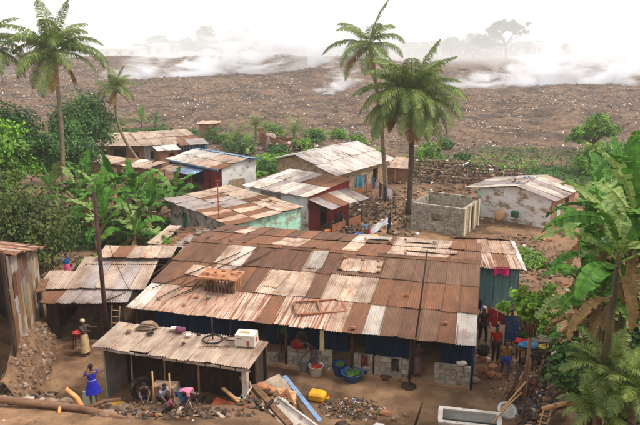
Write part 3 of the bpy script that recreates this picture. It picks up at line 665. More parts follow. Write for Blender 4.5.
# ---------------------------------------------------------------- grey block house with white gable roof
RUB = pmat('rough rubble wall', lin((128, 108, 84)), lin((168, 146, 116)), 3.5, .95, .6, bscale=9, c3=lin((96, 78, 62)), t3=.58)
GH = thing('bare_block_gable_house', 'bare grey-walled house with a broad whitish gable roof facing the drying line', 'house', (-3.7, 55.3, 0), R(-35))
rf = roof_frame(GH, [((0, 0, 2.85), (0, 9, 2.85)), ((2.2, 0, 3.4), (2.2, 9, 3.4)), ((6, 0, 2.15), (6, 9, 2.15))])
slope(rf, (6.5, -.45, 2.12), (0, 1, 0), (-4.3, 0, 1.4), 9.9, ["LLLLLLLLL", "LLLLLLLLL"])
slope(rf, (-.6, 9.45, 2.82), (0, -1, 0), (2.8, 0, .7), 9.9, ["LLLLLLLLL"])
wall(GH, (0, .1), (6, .1), -.3, 2.8, 2.1, .18, RUB, mid=(.37, 3.4)); wall(GH, (6, .1), (6, 9), -.3, 2.1, 2.1, .18, RUB, [(1.2, 2.0, -.3, 1.7), (4, 4.8, .6, 1.4), (6, 6.9, -.3, 1.7)])
wall(GH, (0, 9), (0, .1), -.3, 2.8, 2.8, .18, RUB); wall(GH, (6, 9), (0, 9), -.3, 2.1, 2.8, .18, RUB)
for y in (.0, 3.0, 6.0, 8.8): stick(GH, [(6.9, y, -.2), (6.9, y, 1.95)], .045, WOODP, 'post')
plank(GH, (7.0, .1, .5), (7.0, 2.8, .5), .05, .6, BRW, 'rail_board'); plank(GH, (7.0, 3.2, .5), (7.0, 5.0, .5), .05, .6, BRW, 'rail_board')
# ---------------------------------------------------------------- long tin shed behind the long house
MS = thing('mint_gable_shed', 'tin-roofed shed with a mint green end wall behind the long house', 'shed', (-10.4, 42.8, 0), R(-50))
rf = roof_frame(MS, [((0, 0, 2.15), (8.3, 0, 2.15)), ((0, 5, 2.4), (8.3, 5, 2.4))])
slope(rf, (-.2, -.25, 2.2), (1, 0, 0), (0, 5.4, .3), 8.7, ["YYYYYRMRMR", "TTRYYYRPRP", "PTTTTRPPTP"], jit=1.6)
MINT = pmat('mint paint', lin((146, 196, 172)), lin((170, 212, 190)), 1.4, .85, .1, c3=lin((138, 146, 122)), t3=.56)
wall(MS, (0, .15), (8.2, .15), -.2, 2.15, 2.15, .12, pmat('stained limewash', lin((120, 104, 90)), lin((176, 166, 158)), 1.0, .95, .2, c3=lin((80, 66, 54)), t3=.55), [(1.6, 2.3, -.2, 1.7)])
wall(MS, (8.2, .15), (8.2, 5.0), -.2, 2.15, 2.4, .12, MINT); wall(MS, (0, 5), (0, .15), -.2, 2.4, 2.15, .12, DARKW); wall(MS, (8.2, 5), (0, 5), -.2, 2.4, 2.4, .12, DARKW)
door(MS, (1.62, .25, -.1), .66, 1.78, 0, pmat('green door paint', lin((30, 92, 66)), lin((44, 110, 80)), 2, .8, .1))
# sticks and boards lying on its roof
for k in range(9):
    x = random.uniform(3.2, 6.2); y = random.uniform(3.4, 4.8); z = 2.25 + y * .056 + .1; a = random.uniform(-.4, .4)
    stick(MS, [(x, y, z), (x + 1.2 * math.cos(a), y + 1.2 * math.sin(a), z + .03)], .03, WOOD, 'roof_stick', 5)
# ---------------------------------------------------------------- unfinished block building
UB = thing('unfinished_block_building', 'roofless grey concrete block building with one window hole', 'building', (6.43, 43.44, 0), R(-31))
block_wall(UB, (0, 0), (3.8, 0), -.1, 10, 0, ops=[(1.5, 2.25, .85, 1.45)], name='front_wall', th=.2)
block_wall(UB, (3.72, .14), (3.72, 2.9), -.1, 10, R(90), ops=[(.95, 1.75, 0, 1.75)], name='end_wall', th=.2, joined=True)
block_wall(UB, (.08, .14), (.08, 2.9), -.1, 10, R(90), name='end_wall', th=.2, joined=True)
block_wall(UB, (0, 3.0), (3.8, 3.0), -.1, 11, 0, name='rear_wall', th=.2, ragged=.4, joined=True)
PALEB = pmat('fresh sand render', lin((168, 152, 126)), lin((190, 174, 146)), 3, .95, .2)
for x, y in ((3.86, -.02), (3.86, 1.02), (3.86, 2.0), (3.86, 2.96)):
    m = MB(); m.box(x, y, .92, .09, .26, 2.05); m.build('pier', PALEB, UB)
# ---------------------------------------------------------------- white-washed house on the right
RI = thing('peeling_white_house', 'house with a peeling whitewashed end wall and stones on its tin roof', 'house', (12.0, 46.75, 0), R(-40))
rf = roof_frame(RI, [((0, 0, 2.1), (0, 4.5, 2.1)), ((3, 0, 2.7), (3, 4.5, 2.7)), ((5.4, 0, 2.15), (5.4, 4.5, 2.15))])
slope(rf, (-1.2, 4.9, 2.02), (0, -1, 0), (4.2, 0, .78), 5.4, ["YGYYG", "GYTYG"])
slope(rf, (5.8, -.5, 2.08), (0, 1, 0), (-2.8, 0, .72), 5.4, ["YGYGT"])
wall(RI, (0, 0), (5.4, 0), -.2, 2.15, 2.1, .15, pmat('peeling whitewash', lin((212, 208, 206)), lin((196, 188, 180)), .8, .95, .15, c3=lin((142, 118, 92)), t3=.54, stretch=(1, 1, 1.8)), mid=(.555, 2.68))
wall(RI, (5.4, 0), (5.4, 4.5), -.2, 2.1, 2.1, .15, OCHRE, [(1.0, 1.6, .7, 1.5), (2.5, 3.3, -.2, 1.7)]); wall(RI, (0, 4.5), (0, 0), -.2, 2.1, 2.1, .15, DARKW); wall(RI, (5.4, 4.5), (0, 4.5), -.2, 2.1, 2.1, .15, DARKW)
m = MB(); m.box(0, -.02, .9, .3, .2, 2.2); m.build('corner_pier', MINT, RI)
m = MB(); m.box(5.47, 1.3, 1.1, .05, .6, .8); m.build('shutter', pmat('green shutter', lin((120, 170, 150)), lin((150, 190, 170)), 2), RI)
for k in range(16):
    t = random.uniform(.1, .95); y = .2 + 4.2 * t; x = 2.75 + random.uniform(-1.3, .5)
    z = 2.85 - abs(x - 3) * .2 + .06
    stones(RI, [(x, y, z)], [STONE, METAL, S_['U'], PLASTER][k % 4], 'roof_stone', .11)
# ---------------------------------------------------------------- privy and little ruins by the dump
PV = thing('tin_privy', 'narrow brown privy hut with a pale flat roof at the edge of the dump', 'hut', (-16.2, 86.2, 0), R(-8))
wall(PV, (0, 0), (2.1, 0), -.3, 2.2, 2.2, .1, OCHRE, [(.9, 1.5, -.3, 1.8)]); wall(PV, (2.1, 0), (2.1, 2), -.3, 2.2, 2.3, .1, BRW); wall(PV, (0, 2), (0, 0), -.3, 2.3, 2.2, .1, GREYW); wall(PV, (2.1, 2), (0, 2), -.3, 2.3, 2.3, .1, GREYW)
rf = roof_frame(PV, [((-.1, 0, 2.2), (2.2, 0, 2.2))]); slope(rf, (-.3, -.3, 2.25), (1, 0, 0), (0, 2.6, .2), 2.8, ["PPP"])
door(PV, (.93, .1, -.2), .55, 1.95, R(12), BRW)
for k, (p, hh, mt, lb) in enumerate([((-7.6, 83.0), 2.0, OCHRE, 'orange clay pillar of a ruined hut beside the cabbage patch'), ((-6.4, 81.5), 1.7, BLOCK, 'pale grey water tank of concrete by the ruined clay pillar')]):
    r_ = thing('clay_pillar' if k == 0 else 'water_tank', lb, 'pillar' if k == 0 else 'tank', on(p), .2)
    m = MB()
    if k == 0:
        for z in range(8): m.box(random.uniform(-.03, .03), 0, z * .25 + .1, .7, .7, .24, j=.03)
        m.build('brick_courses', mt, r_); MB().box(0, 0, hh + .1, .9, .9, .12, j=.03).build('cap', STONE, r_)
    else:
        m.lathe([(.78, -.1), (.8, .3), (.76, 1.3), (.6, 1.55), (.25, 1.7), (.2, 1.72)], 14); m.build('vessel', mt, r_, True); MB().lathe([(.24, 1.72), (.24, 1.85), (.1, 1.88)], 10).build('lid', STONE, r_)
CR = thing('collapsed_clay_hut', 'collapsed clay hut with broken roof beams behind the green patch', 'ruin', on((-4.6, 80.5)), R(-12))
for (a, b, h0, h1) in [((-2.6, 0), (0, 0), 1.6, .7), ((0, 0), (1.6, .1), .7, .4), ((-2.6, 2.4), (-2.6, 0), 1.0, 1.6), ((-2.6, 2.4), (1.6, 2.4), 1.0, .8)]: wall(CR, a, b, -.4, h0, h1, .25, BRW)
for k in range(7): stick(CR, [(-2.8 + k * .6, -.3, 1.3 - .1 * k + random.uniform(0, .3)), (-2.4 + k * .6, 2.6, 1.2 + random.uniform(-.3, .2))], .05, WOODD, 'beam', 5)

# ================================================================ plants
def leafmat(name, c1, c2, rough=.55, trans=.22, sc_=1.5):
    return pmat(name, c1, c2, sc_, rough, 0, attr=True, trans=trans, spec=.35)
G1 = lin((72, 104, 44)); G2 = lin((104, 138, 62))
PALMM = leafmat('palm leaf', lin((76, 102, 50)), lin((122, 140, 70)), .5, .3)
PALMD = leafmat('dry palm leaf', lin((130, 104, 62)), lin((164, 134, 84)), .8)
BANM = pmat('banana leaf', lin((40, 84, 24)), lin((84, 128, 42)), .9, .6, 0, attr=True, trans=.1, spec=.15, c3=lin((122, 112, 52)), t3=.64, stretch=(14, 1, 6))
BANP = pmat('pale banana leaf', lin((100, 130, 66)), lin((140, 160, 96)), .9, .6, 0, attr=True, trans=.22, spec=.2, c3=lin((130, 112, 66)), t3=.6, stretch=(14, 1, 6))
BANY = leafmat('yellow banana leaf', lin((206, 164, 40)), lin((226, 192, 70)), .6, .3)
BAND = leafmat('withered banana leaf', lin((120, 96, 62)), lin((150, 122, 82)), .9, .1)
LEAF = leafmat('tree leaf', lin((40, 78, 22)), lin((72, 112, 36)), .6, .14)
LEAFB = leafmat('bright leaf', lin((66, 112, 22)), lin((112, 150, 40)), .6, .16)
LEAFO = leafmat('olive vine leaf', lin((48, 68, 24)), lin((92, 104, 42)), .7)
BARK = pmat('palm bark', lin((92, 76, 62)), lin((140, 122, 102)), 3, .95, .5, stretch=(1, 1, 3))
BARKD = pmat('dark bark', lin((54, 44, 36)), lin((86, 70, 56)), 4, .95, .5)
BSTEM = pmat('banana stem', lin((58, 58, 36)), lin((92, 80, 54)), 3, .7, .2, stretch=(2, 2, .4), c3=lin((92, 66, 44)), t3=.58)

def frond_mesh(name, L, e0, droop, n, leaf, mat, seed, hang=.5, wid=.05, curl=1.3, sparse=.0):
    rnd = random.Random(seed); m = MB(); K = 14
    pts = []; p = Vector((0, 0, 0)); dirs = []
    for i in range(K + 1):
        a = R(e0) - R(droop) * (i / K) ** curl; d = Vector((math.cos(a), 0, math.sin(a))); dirs.append(d); pts.append(p.copy()); p = p + d * (L / K)
    cm = rnd.uniform(.85, 1.1)
    m.tube(pts, [.045 * (1 - .85 * i / K) * L / 4 + .004 for i in range(K + 1)], 4, c=(1.1, 1.0, .6))
    for i in range(n):
        t = .13 + .87 * (i + .5) / n
        if rnd.random() < sparse: continue
        f = t * K; k = min(int(f), K - 1); f -= k
        q = pts[k].lerp(pts[k + 1], f); d = dirs[k]
        l = leaf * (math.sin(math.pi * min(1, (t * .82 + .17))) ** .6) * rnd.uniform(.85, 1.1) * (1.0 if t < .9 else .8)
        for sgn in (-1, 1):
            sd = Vector((0, sgn, 0)); up = d.cross(sd) * sgn * -1
            fw = .45 + .5 * t
            v = (sd + d * fw + Vector((0, 0, .25 - hang * .3))).normalized()
            v = (v + Vector((rnd.gauss(0, .07), rnd.gauss(0, .07), rnd.gauss(0, .07)))).normalized()
            v2 = (v + Vector((0, 0, -hang * rnd.uniform(.8, 1.5)))).normalized(); v3 = (v2 + Vector((0, 0, -hang * 1.2))).normalized()
            wv = d * (wid * rnd.uniform(.8, 1.2))
            a = q; b = a + v * l * .4; c = b + v2 * l * .35; e = c + v3 * l * .28
            cc = cm * rnd.uniform(.7, 1.35); ct = (cc * rnd.uniform(.95, 1.25), cc, cc * rnd.uniform(.7, 1))
            m.add([tuple(a - wv * .5), tuple(a + wv * .5), tuple(b + wv), tuple(b - wv), tuple(c + wv * .8), tuple(c - wv * .8), tuple(e)], [(0, 1, 2, 3), (3, 2, 4, 5), (5, 4, 6)], None, ct)
    return m.mesh(name, mat, False)
FR = {}
def fronds(style):
    if style in FR: return FR[style]
    out = []
    P = {'coco': (4.3, 84, 1.1, .62), 'oil': (4.4, 92, 1.0, .6), 'small': (2.6, 26, .6, .4), 'bush': (1.9, 44, .5, .3)}[style]
    for i, (e0, dr) in enumerate([(80, 40), (66, 70), (52, 85), (38, 95), (22, 95), (6, 85), (-12, 75)]):
        for s in range(2):
            out.append((e0, frond_mesh('frond', P[0] * random.uniform(.92, 1.05), e0 + random.uniform(-6, 6), dr * random.uniform(.85, 1.15), P[1], P[2], PALMM, i * 10 + s, P[3], .02 if style == 'bush' else .027)))
    out.append((-40, frond_mesh('frond', P[0] * .8, -35, 50, int(P[1] * .8), P[2] * .9, PALMD, 99, .8, sparse=.3)))
    FR[style] = out; return out
def palm(name, label, base, top, r0, r1, nf, style, scale=1.0, bend=(0, 0), group=None, dry=4, emin=0, lean=0, bark=None, boots=False):
    b = Vector(base); t = Vector(top); rel = t - b
    th = thing(name, label, 'palm tree' if style != 'bush' else 'palm plant', base, 0, group)
    K = 16; pts = []; rr = []
    for i in range(K + 1):
        f = i / K; p = rel * f + Vector((bend[0], bend[1], 0)) * math.sin(math.pi * f); pts.append(tuple(p)); rr.append((r0 * (1 - f) + r1 * f) * (1.0 + (.06 if i % 2 else -.04)) * (1.5 - .5 * min(1, f * 8)))
    MB().tube(pts, rr, 9, wob=.06).build('trunk', bark or BARK, th, True)
    if boots:
        m = MB()
        for k in range(26):
            a = k * 2.4; z = rel.z - .9 + k * .035; m.tube([(rel.x + .16 * math.cos(a), rel.y + .16 * math.sin(a), z), (rel.x + .34 * math.cos(a), rel.y + .34 * math.sin(a), z + .28)], [.07, .03], 5)
        m.build('frond_stubs', BARKD, th)['kind'] = 'stuff'
    F = fronds(style); ga = 2.39996
    for k in range(nf):
        f = k / max(1, nf - 1); e1 = 74 if style == 'oil' else 82; el = e1 - (e1 - emin) * f ** .85
        c = min(F[:-1], key=lambda q: abs(q[0] - el) + random.uniform(0, 8))
        link('frond', c[1], th, (rel.x, rel.y, rel.z), (random.gauss(0, .06), random.gauss(0, .08), k * ga + random.uniform(-.25, .25))).scale = (scale * random.uniform(.88, 1.08),) * 3
    for k in range(dry):
        link('dead_frond', F[-1][1], th, (rel.x, rel.y, rel.z - .15), (random.gauss(0, .1), random.gauss(0, .15), k * 2.1 + .5)).scale = (scale * random.uniform(.7, .95),) * 3
    if style == 'coco':
        for k in range(5):
            a = k * 1.26 + .3; MB().blob((rel.x + .28 * math.cos(a), rel.y + .28 * math.sin(a), rel.z - .25), (.13, .13, .16), .05, 8, 6).build('coconut', pmat('coconut husk', lin((150, 120, 50)), lin((120, 130, 60)), 4), th, True)
    return th

def banana_leaf_mesh(name, L, e0, droop, hw, mat, seed, torn=.4, fold=.35):
    rnd = random.Random(seed); m = MB(); K = 18; pet = .16
    p = Vector((0, 0, 0)); P = []; D = []
    for i in range(K + 1):
        a = R(e0) - R(droop) * (i / K) ** 1.6; d = Vector((math.cos(a), 0, math.sin(a))); P.append(p.copy()); D.append(d); p = p + d * (L / K)
    m.tube(P, [.032 * (1 - .8 * i / K) * L / 2 for i in range(K + 1)], 5, c=(1.35, 1.25, .9))
    k0 = 3
    for sgn in (-1, 1):
        grp = 0; rot = 0
        for i in range(k0, K):
            t0 = (i - k0) / (K - k0); t1 = (i + 1 - k0) / (K - k0)
            w0 = hw * (math.sin(math.pi * min(1, t0 * .93 + .06)) ** .55); w1 = hw * (math.sin(math.pi * min(1, t1 * .93 + .06)) ** .55)
            if rnd.random() < torn: rot = rnd.gauss(0, .45); gap = .22
            else: gap = .0; rot *= .8
            for (ta, tb, fa) in ((0, .5, fold), (.5, 1, fold - .6)):
                def pt(pp, dd, w_, tt, base_f):
                    nn = dd.cross(Vector((0, 1, 0))) * -1
                    zz = (base_f * min(tt, .5) * 2 * .5 + (fold - .75) * max(0, tt - .5) + rot * tt * .6) * w_
                    return pp + Vector((0, sgn * w_ * tt, 0)) + nn * zz
                q0 = P[i] + (P[i + 1] - P[i]) * gap * tb; 
                a0 = pt(P[i] + (P[i + 1] - P[i]) * gap * ta, D[i], w0, ta, fold); b0 = pt(q0, D[i], w0, tb, fold)
                b1 = pt(P[i + 1], D[i + 1], w1, tb, fold); a1 = pt(P[i + 1], D[i + 1], w1, ta, fold)
                sh = rnd.uniform(.85, 1.12)
                m.add([tuple(a0), tuple(b0), tuple(b1), tuple(a1)], [(0, 1, 2, 3)], None, (sh, sh, sh * .95))
    return m.mesh(name, mat, True)
BL = []
for i, (e0, dr) in enumerate([(84, 25), (76, 60), (66, 90), (54, 105), (40, 110), (25, 100)]):
    for s in range(3):
        BL.append((e0, banana_leaf_mesh('leaf', 2.1 * random.uniform(.9, 1.1), e0, dr * random.uniform(.8, 1.15), .3 * random.uniform(.85, 1.1), [BANM, BANM, BANP][s] if i > 0 else BANM, i * 7 + s, [.3, .5, .75][s])))
BLD = banana_leaf_mesh('leaf', 1.6, -30, 55, .16, BAND, 77, .7, -.5)
BLY = banana_leaf_mesh('leaf', 1.7, -35, 50, .24, BANY, 78, .2, -.1)
def banana(base, label, h=2.0, nl=8, scale=1.0, group='banana plants beside the yards', dead=2, turn=0, yellow=False, emin=25):
    th = thing('banana_plant', label, 'banana plant', base, turn, group)
    lx, ly = random.uniform(-.15, .15), random.uniform(-.15, .15)
    MB().tube([(0, 0, -.1), (lx * .3, ly * .3, h * .5), (lx, ly, h)], [.12 * scale, .09 * scale, .06 * scale], 8).build('pseudostem', BSTEM, th, True)
    for k in range(nl):
        el = 84 - (84 - emin) * (k / max(1, nl - 1)) ** .8
        c = min(BL, key=lambda q: abs(q[0] - el) + random.uniform(0, 14))
        link('leaf', c[1], th, (lx, ly, h - .05 * k), (random.gauss(0, .12), random.gauss(0, .08), k * 2.4 + random.uniform(-.4, .4))).scale = (scale * random.uniform(.85, 1.1),) * 3
    for k in range(dead):
        link('dead_leaf', BLD, th, (lx, ly, h - .4 - .35 * k * (h > 2.5)), (0, random.gauss(0, .1), k * 2.4 + 1)).scale = (scale * .9,) * 3
    if yellow: link('yellow_leaf', BLY, th, (lx, ly, h * .75), (0, .5, R(-80))).scale = (scale,) * 3
    return th

def leaf_cloud(name, C_, Nn, S, Cc, mat, parent, asp=.55):
    n = len(C_); rs_ = np.random.RandomState(n)
    r = rs_.normal(size=(n, 3)); t1 = np.cross(Nn, r); t1 /= np.linalg.norm(t1, axis=1, keepdims=True) + 1e-9
    t2 = np.cross(Nn, t1); t2 /= np.linalg.norm(t2, axis=1, keepdims=True) + 1e-9
    s = S[:, None]
    V = np.stack([C_ - t1 * s, C_ + t2 * s * asp + Nn * s * .18, C_ + t1 * s - Nn * s * .2, C_ - t2 * s * asp + Nn * s * .18], 1).reshape(-1, 3)
    F = (np.arange(n)[:, None, None] * 4 + np.array([[0, 1, 2], [0, 2, 3]])[None]).reshape(-1, 3)
    me = bpy.data.meshes.new(name); me.vertices.add(len(V)); me.vertices.foreach_set('co', V.ravel())
    me.loops.add(F.size); me.loops.foreach_set('vertex_index', F.ravel().astype(np.int32)); me.polygons.add(len(F)); me.polygons.foreach_set('loop_start', np.arange(0, F.size, 3))
    me.update(); me.validate(); me.materials.append(mat)
    at = me.color_attributes.new('Col', 'FLOAT_COLOR', 'POINT'); at.data.foreach_set('color', np.hstack([np.repeat(Cc, 4, 0), np.ones((n * 4, 1))]).astype(np.float32).ravel())
    return link(name, me, parent)
def crown(lobes, n, leaf, seed, nclump=None, tight=.3, shell=.45, cvar=.35):
    """lobes: (cx,cy,cz,rx,ry,rz); leaves gathered in clumps through each lobe's outer volume"""
    q = np.random.RandomState(seed); vol = np.array([l[3] * l[4] * l[5] for l in lobes]) ** (2 / 3.); share = vol / vol.sum()
    Cs, Ns, Ss, Cc = [], [], [], []
    for l, f in zip(lobes, share):
        k = max(4, int((nclump or 70) * f)); m_ = max(20, int(n * f))
        d = q.normal(size=(k, 3)); d /= np.linalg.norm(d, axis=1, keepdims=True); rad = shell + (1 - shell) * q.uniform(0, 1, (k, 1)) ** .6
        rad = rad * q.uniform(.82, 1.12, (k, 1))
        cc = d * rad * np.array(l[3:6]) + np.array(l[:3]); tint = q.uniform(1 - cvar, 1 + cvar, (k, 1)) * np.array([[1, 1, 1]]) * (1 + q.normal(0, .06, (k, 3)))
        i = q.randint(0, k, m_); sp = tight * min(l[3:6])
        off = q.normal(size=(m_, 3)) * sp * np.array([1, 1, .7])
        Cs.append(cc[i] + off); nn = d[i] * .8 + off / sp * .3 + q.normal(size=(m_, 3)) * .55 + np.array([0, 0, .5]); nn /= np.linalg.norm(nn, axis=1, keepdims=True)
        Ns.append(nn); Ss.append(leaf * q.uniform(.6, 1.3, m_)); Cc.append(tint[i] * q.uniform(.8, 1.2, (m_, 1)))
    return np.concatenate(Cs), np.concatenate(Ns), np.concatenate(Ss), np.clip(np.concatenate(Cc), .2, 2)
def tree(name, label, base, lobes, n, leaf, mat, seed, trunk=.2, group=None, cat='tree', nclump=70, bark=None, tight=.3, shell=.45, asp=.55, cvar=.35, stemname='trunk'):
    th = thing(name, label, cat, base, 0, group)
    m = MB(); zc = min(l[2] for l in lobes); cx = sum(l[0] for l in lobes) / len(lobes); cy_ = sum(l[1] for l in lobes) / len(lobes)
    fork = Vector((cx * .4, cy_ * .4, max(.3, (zc - lobes[0][5] * .5) * .8)))
    m.tube([(0, 0, -.3), tuple(fork * .5 + Vector((trunk * .4, 0, 0))), tuple(fork)], [trunk * 1.25, trunk, trunk * .85], 8, wob=.05)
    rq = random.Random(seed)
    for l in lobes:
        c = Vector(l[:3])
        for k in range(3):
            e = c + Vector((rq.uniform(-.6, .6) * l[3], rq.uniform(-.6, .6) * l[4], rq.uniform(-.1, .6) * l[5])); mid = fork.lerp(e, .5) + Vector((rq.uniform(-.1, .1), rq.uniform(-.1, .1), -.08)) * l[3]
            m.tube([tuple(fork), tuple(mid), tuple(e)], [trunk * .6, trunk * .38, trunk * .12], 6)
    m.build(stemname, bark or BARKD, th, True)
    leaf_cloud('crown', *crown(lobes, n, leaf, seed, nclump, tight, shell, cvar), mat, th, asp)
    return th

# ---------------------------------------------------------------- palms
palm('coconut_palm', 'tall coconut palm with a bare grey trunk left of the mango trees', on((-19.4, 46.6)), (-18.95, 47, 12.0), .19, .13, 24, 'coco', .95, (.25, 0), None, 4, -8)
palm('coconut_palm', 'coconut palm whose fronds hang in at the top left edge', on((-24.6, 46.8)), (-24.0, 47, 12.4), .19, .13, 22, 'coco', .95, (.2, 0), None, 2, -8)
palm('leaning_palm', 'thin palm with a curved leaning trunk before the row house', on((-17.9, 65.0)), (-20.6, 65.5, 8.2), .17, .11, 18, 'coco', .62, (-1.1, 0), None, 4, -10)
palm('oil_palm', 'big bushy oil palm with a dark trunk beside the roofless block building', on((6.75, 47.2)), (6.75, 47.6, 8.7), .21, .19, 60, 'oil', 1.08, (.1, 0), None, 20, -22, bark=BARKD, boots=True)
palm('coconut_palm', 'coconut palm rising behind the big oil palm', on((5.5, 51.6)), (3.9, 52, 12.5), .2, .14, 16, 'coco', .9, (.25, 0), None, 3, -20)
for i, (x, y, h, s, lb) in enumerate([(-10.2, 78.0, 1.2, .95, 'small oil palm left of the clay pillar by the dump'), (-8.6, 85.5, 2.0, 1.0, 'young palm with upright fronds behind the cabbage patch'), (-3.4, 84.5, 1.4, 1.05, 'young palm just right of the clay pillar at the dump edge'), (-28.8, 92.5, 1.0, 1.1, 'young palm beyond the row house roof, nearest the leaning palm')]):
    palm('young_palm', lb, on((x, y)), (x, y, gz(x, y) + h), .2, .16, 16, 'small', s, (0, 0), 'young palms along the dump', 1, 5)
# feathery palms at the lower right
palm('feather_palm', 'feathery young palm with arching fronds at the lower right', (7.41, 15, gz(7.41, 15)), (7.41, 15, 4.3), .1, .08, 24, 'bush', 0.72, (0, 0), None, 0, 12)
palm('feather_palm', 'small fan of stiff palm fronds in the lower right corner', (6.94, 14.2, gz(6.94, 14.2)), (6.94, 14.2, 3.63), .1, .08, 20, 'bush', 0.56, (0, 0), None, 0, 12)
palm('feather_palm', 'half-hidden palm at the right edge below the bananas', (7.71, 14, gz(7.71, 14)), (7.71, 14, 4.31), .1, .08, 18, 'bush', 0.62, (0, 0), None, 0, 12)
# ---------------------------------------------------------------- bananas
bl = [(-17.3, 44.3, 2.0, 1.05, 'banana plant just right of the tall palm trunk'), (-15.0, 42.2, 2.2, 1.1, 'tall banana plant behind the slanting pole'), (-13.3, 44.6, 2.3, 1.1, 'banana plant in the middle of the clump above the stepped shed'),
      (-11.9, 39.2, 1.1, 1.0, 'low banana plant with pale drooping leaves at the front of the clump'), (-14.0, 39.4, 1.7, 1.0, 'banana plant with a yellow hanging leaf by the slanting pole'), (-10.9, 46.0, 1.9, 1.0, 'rightmost banana plant of the clump, by the tin roof'),
      (-18.4, 49.2, 1.9, 1.0, 'banana plant at the back of the clump near the tall palm'), (-21.0, 49.0, 1.7, .95, 'banana plant left of the tall palm trunk'), (-15.7, 47.6, 2.1, 1.05, 'banana plant at the back of the clump below the tin hut'), (-11.8, 43.0, 1.6, .95, 'banana plant between the clump and the green door')]
for i, (x, y, h, s, lb) in enumerate(bl): banana(on((x, y)), lb, h, 11, s * 1.3, 'banana clump on the left', 3, i * 1.3, i == 4)
for i, (x, y, lb) in enumerate([(-31.0, 93.0, 'banana plant by the dump behind the row house, leftmost'), (-24.5, 96.0, 'banana plant by the dump behind the row house, rightmost'), (-27.2, 97.5, 'banana plant by the dump behind the row house, in the middle'), (-8.4, 73.5, 'small banana plant at the corner of the cabbage patch')]):
    banana(on((x, y)), lb, 1.3, 8, 1.0 if i < 3 else .8, 'banana plants near the dump', 1, i)
br = [(10.43, 24, 5.84, 1.1, 'banana plant at the back left of the right clump'), (14.57, 30, 5.96, 1.2, 'banana plant half hidden behind the farthest one on the right'), (7.34, 15, 7.57, 1.15, 'big banana plant nearest the viewer at the right edge'), (8.23, 18, 5.32, 1.05, 'banana plant with a long upright leaf right of the papaya'), (8.15, 16, 8.06, 1.25, 'tall banana plant cut by the right edge'), (9.26, 20, 6.17, 1.25, 'banana plant with a wide tattered leaf over the white house'), (10.63, 22, 6.39, 1.3, 'banana plant deep in the right clump'), (11.91, 26, 5.8, 1.25, 'banana plant farthest back in the right clump'), (12.16, 24, 6.91, 1.3, 'tallest banana plant behind the right clump'), (8.15, 17, 5.93, 1, 'dark-stemmed banana plant in the middle of the right clump'), (8.49, 18.5, 3.68, 0.65, 'short banana plant low at the foot of the right clump'), (8.65, 16.5, 6.79, 1.1, 'banana plant leaning at the right edge under the round tree')]
for i, (x, y, zt, s, lb) in enumerate(br): banana(on((x, y)), lb, max(1.0, zt - gz(x, y)), 9, s, 'banana clump on the right', 3, i * 1.7 + .4, False, 22)
# ---------------------------------------------------------------- broadleaf trees and bushes
tree('leafy_tree', 'bright green leafy tree at the left edge', on((-20.8, 38.5)), [(0, 0, 6.9, 2.2, 2.0, 1.5), (2.0, .2, 5.9, 1.5, 1.5, 1.0), (-1.2, -.4, 4.9, 2.2, 1.8, 1.2), (1.4, -.6, 4.2, 1.6, 1.5, 1.0), (2.9, -.3, 4.9, .9, .9, .6)], 10500, .14, LEAFB, 1, .2, nclump=75, cvar=.6, tight=.26)
tree('leafy_tree', 'darker leafy tree behind the bright one at the left edge', on((-22.5, 45.0)), [(0, 0, 6.6, 2.6, 2.2, 1.7), (-3.0, .5, 6.2, 2.2, 2.0, 1.5)], 9000, .15, LEAF, 2, .2, nclump=130, cvar=.5)
tree('vine_thicket', 'brownish thicket of vines hanging over the patched shack', on((-17.2, 33.0)), [(0, 0, 3.4, 2.5, 1.8, 2.5), (2.2, -.2, 2.9, 1.6, 1.5, 2.2), (1.2, -1.0, 1.8, 2.0, 1.4, 1.6), (-1.5, -1.4, 4.2, 2.0, 1.5, 1.6)], 15000, .11, LEAFO, 3, .15, cat='thicket', nclump=160, tight=.34)
tree('mango_tree', 'round dark green mango tree behind the tall palm trunk', on((-24.0, 65.0)), [(0, 0, 5.4, 2.5, 2.3, 2.1), (1.2, -.3, 4.4, 1.9, 1.8, 1.5), (-1.4, 0, 4.6, 1.7, 1.7, 1.5)], 12000, .16, LEAF, 4, .25, nclump=130, cvar=.45)
tree('mango_tree', 'smaller mango tree in front, over the hidden hut', on((-22.6, 57.5)), [(0, 0, 3.9, 1.8, 1.6, 1.5), (.9, -.2, 3.0, 1.4, 1.3, 1.2), (-1.0, 0, 3.2, 1.3, 1.2, 1.1)], 9000, .14, LEAF, 5, .18, nclump=100, cvar=.45)
tree('leafy_tree', 'dark tree filling the gap left of the tall palm', on((-26.5, 52.0)), [(0, 0, 5.0, 2.8, 2.2, 2.0), (2.4, .2, 4.6, 1.8, 1.6, 1.5), (4.2, 0, 4.0, 1.5, 1.4, 1.6)], 11000, .15, LEAF, 6, .2, nclump=130, cvar=.45)
tree('round_tree', 'single round green tree on the dump above the right bananas', on((32.4, 75.0)), [(.2, 0, 3.7, 1.4, 1.3, .9), (-1.5, 0, 2.5, 1.2, 1.1, .8), (1.5, .2, 2.9, 1.1, 1.0, .8), (-.4, -.4, 2.9, 1.3, 1.1, .8), (-2.3, .1, 1.8, 1.0, .9, .6)], 7500, .13, LEAFB, 7, .2, nclump=100, cvar=.45)
tree('leafy_shrub', 'wide green shrub below the round tree', on((31.5, 66.5)), [(0, 0, 1.5, 2.6, 1.6, 1.1), (-2.4, -.4, 1.2, 1.6, 1.3, .9), (2.6, 0, 1.6, 2.0, 1.5, 1.2)], 5000, .16, LEAF, 8, .1, cat='shrub', nclump=90)
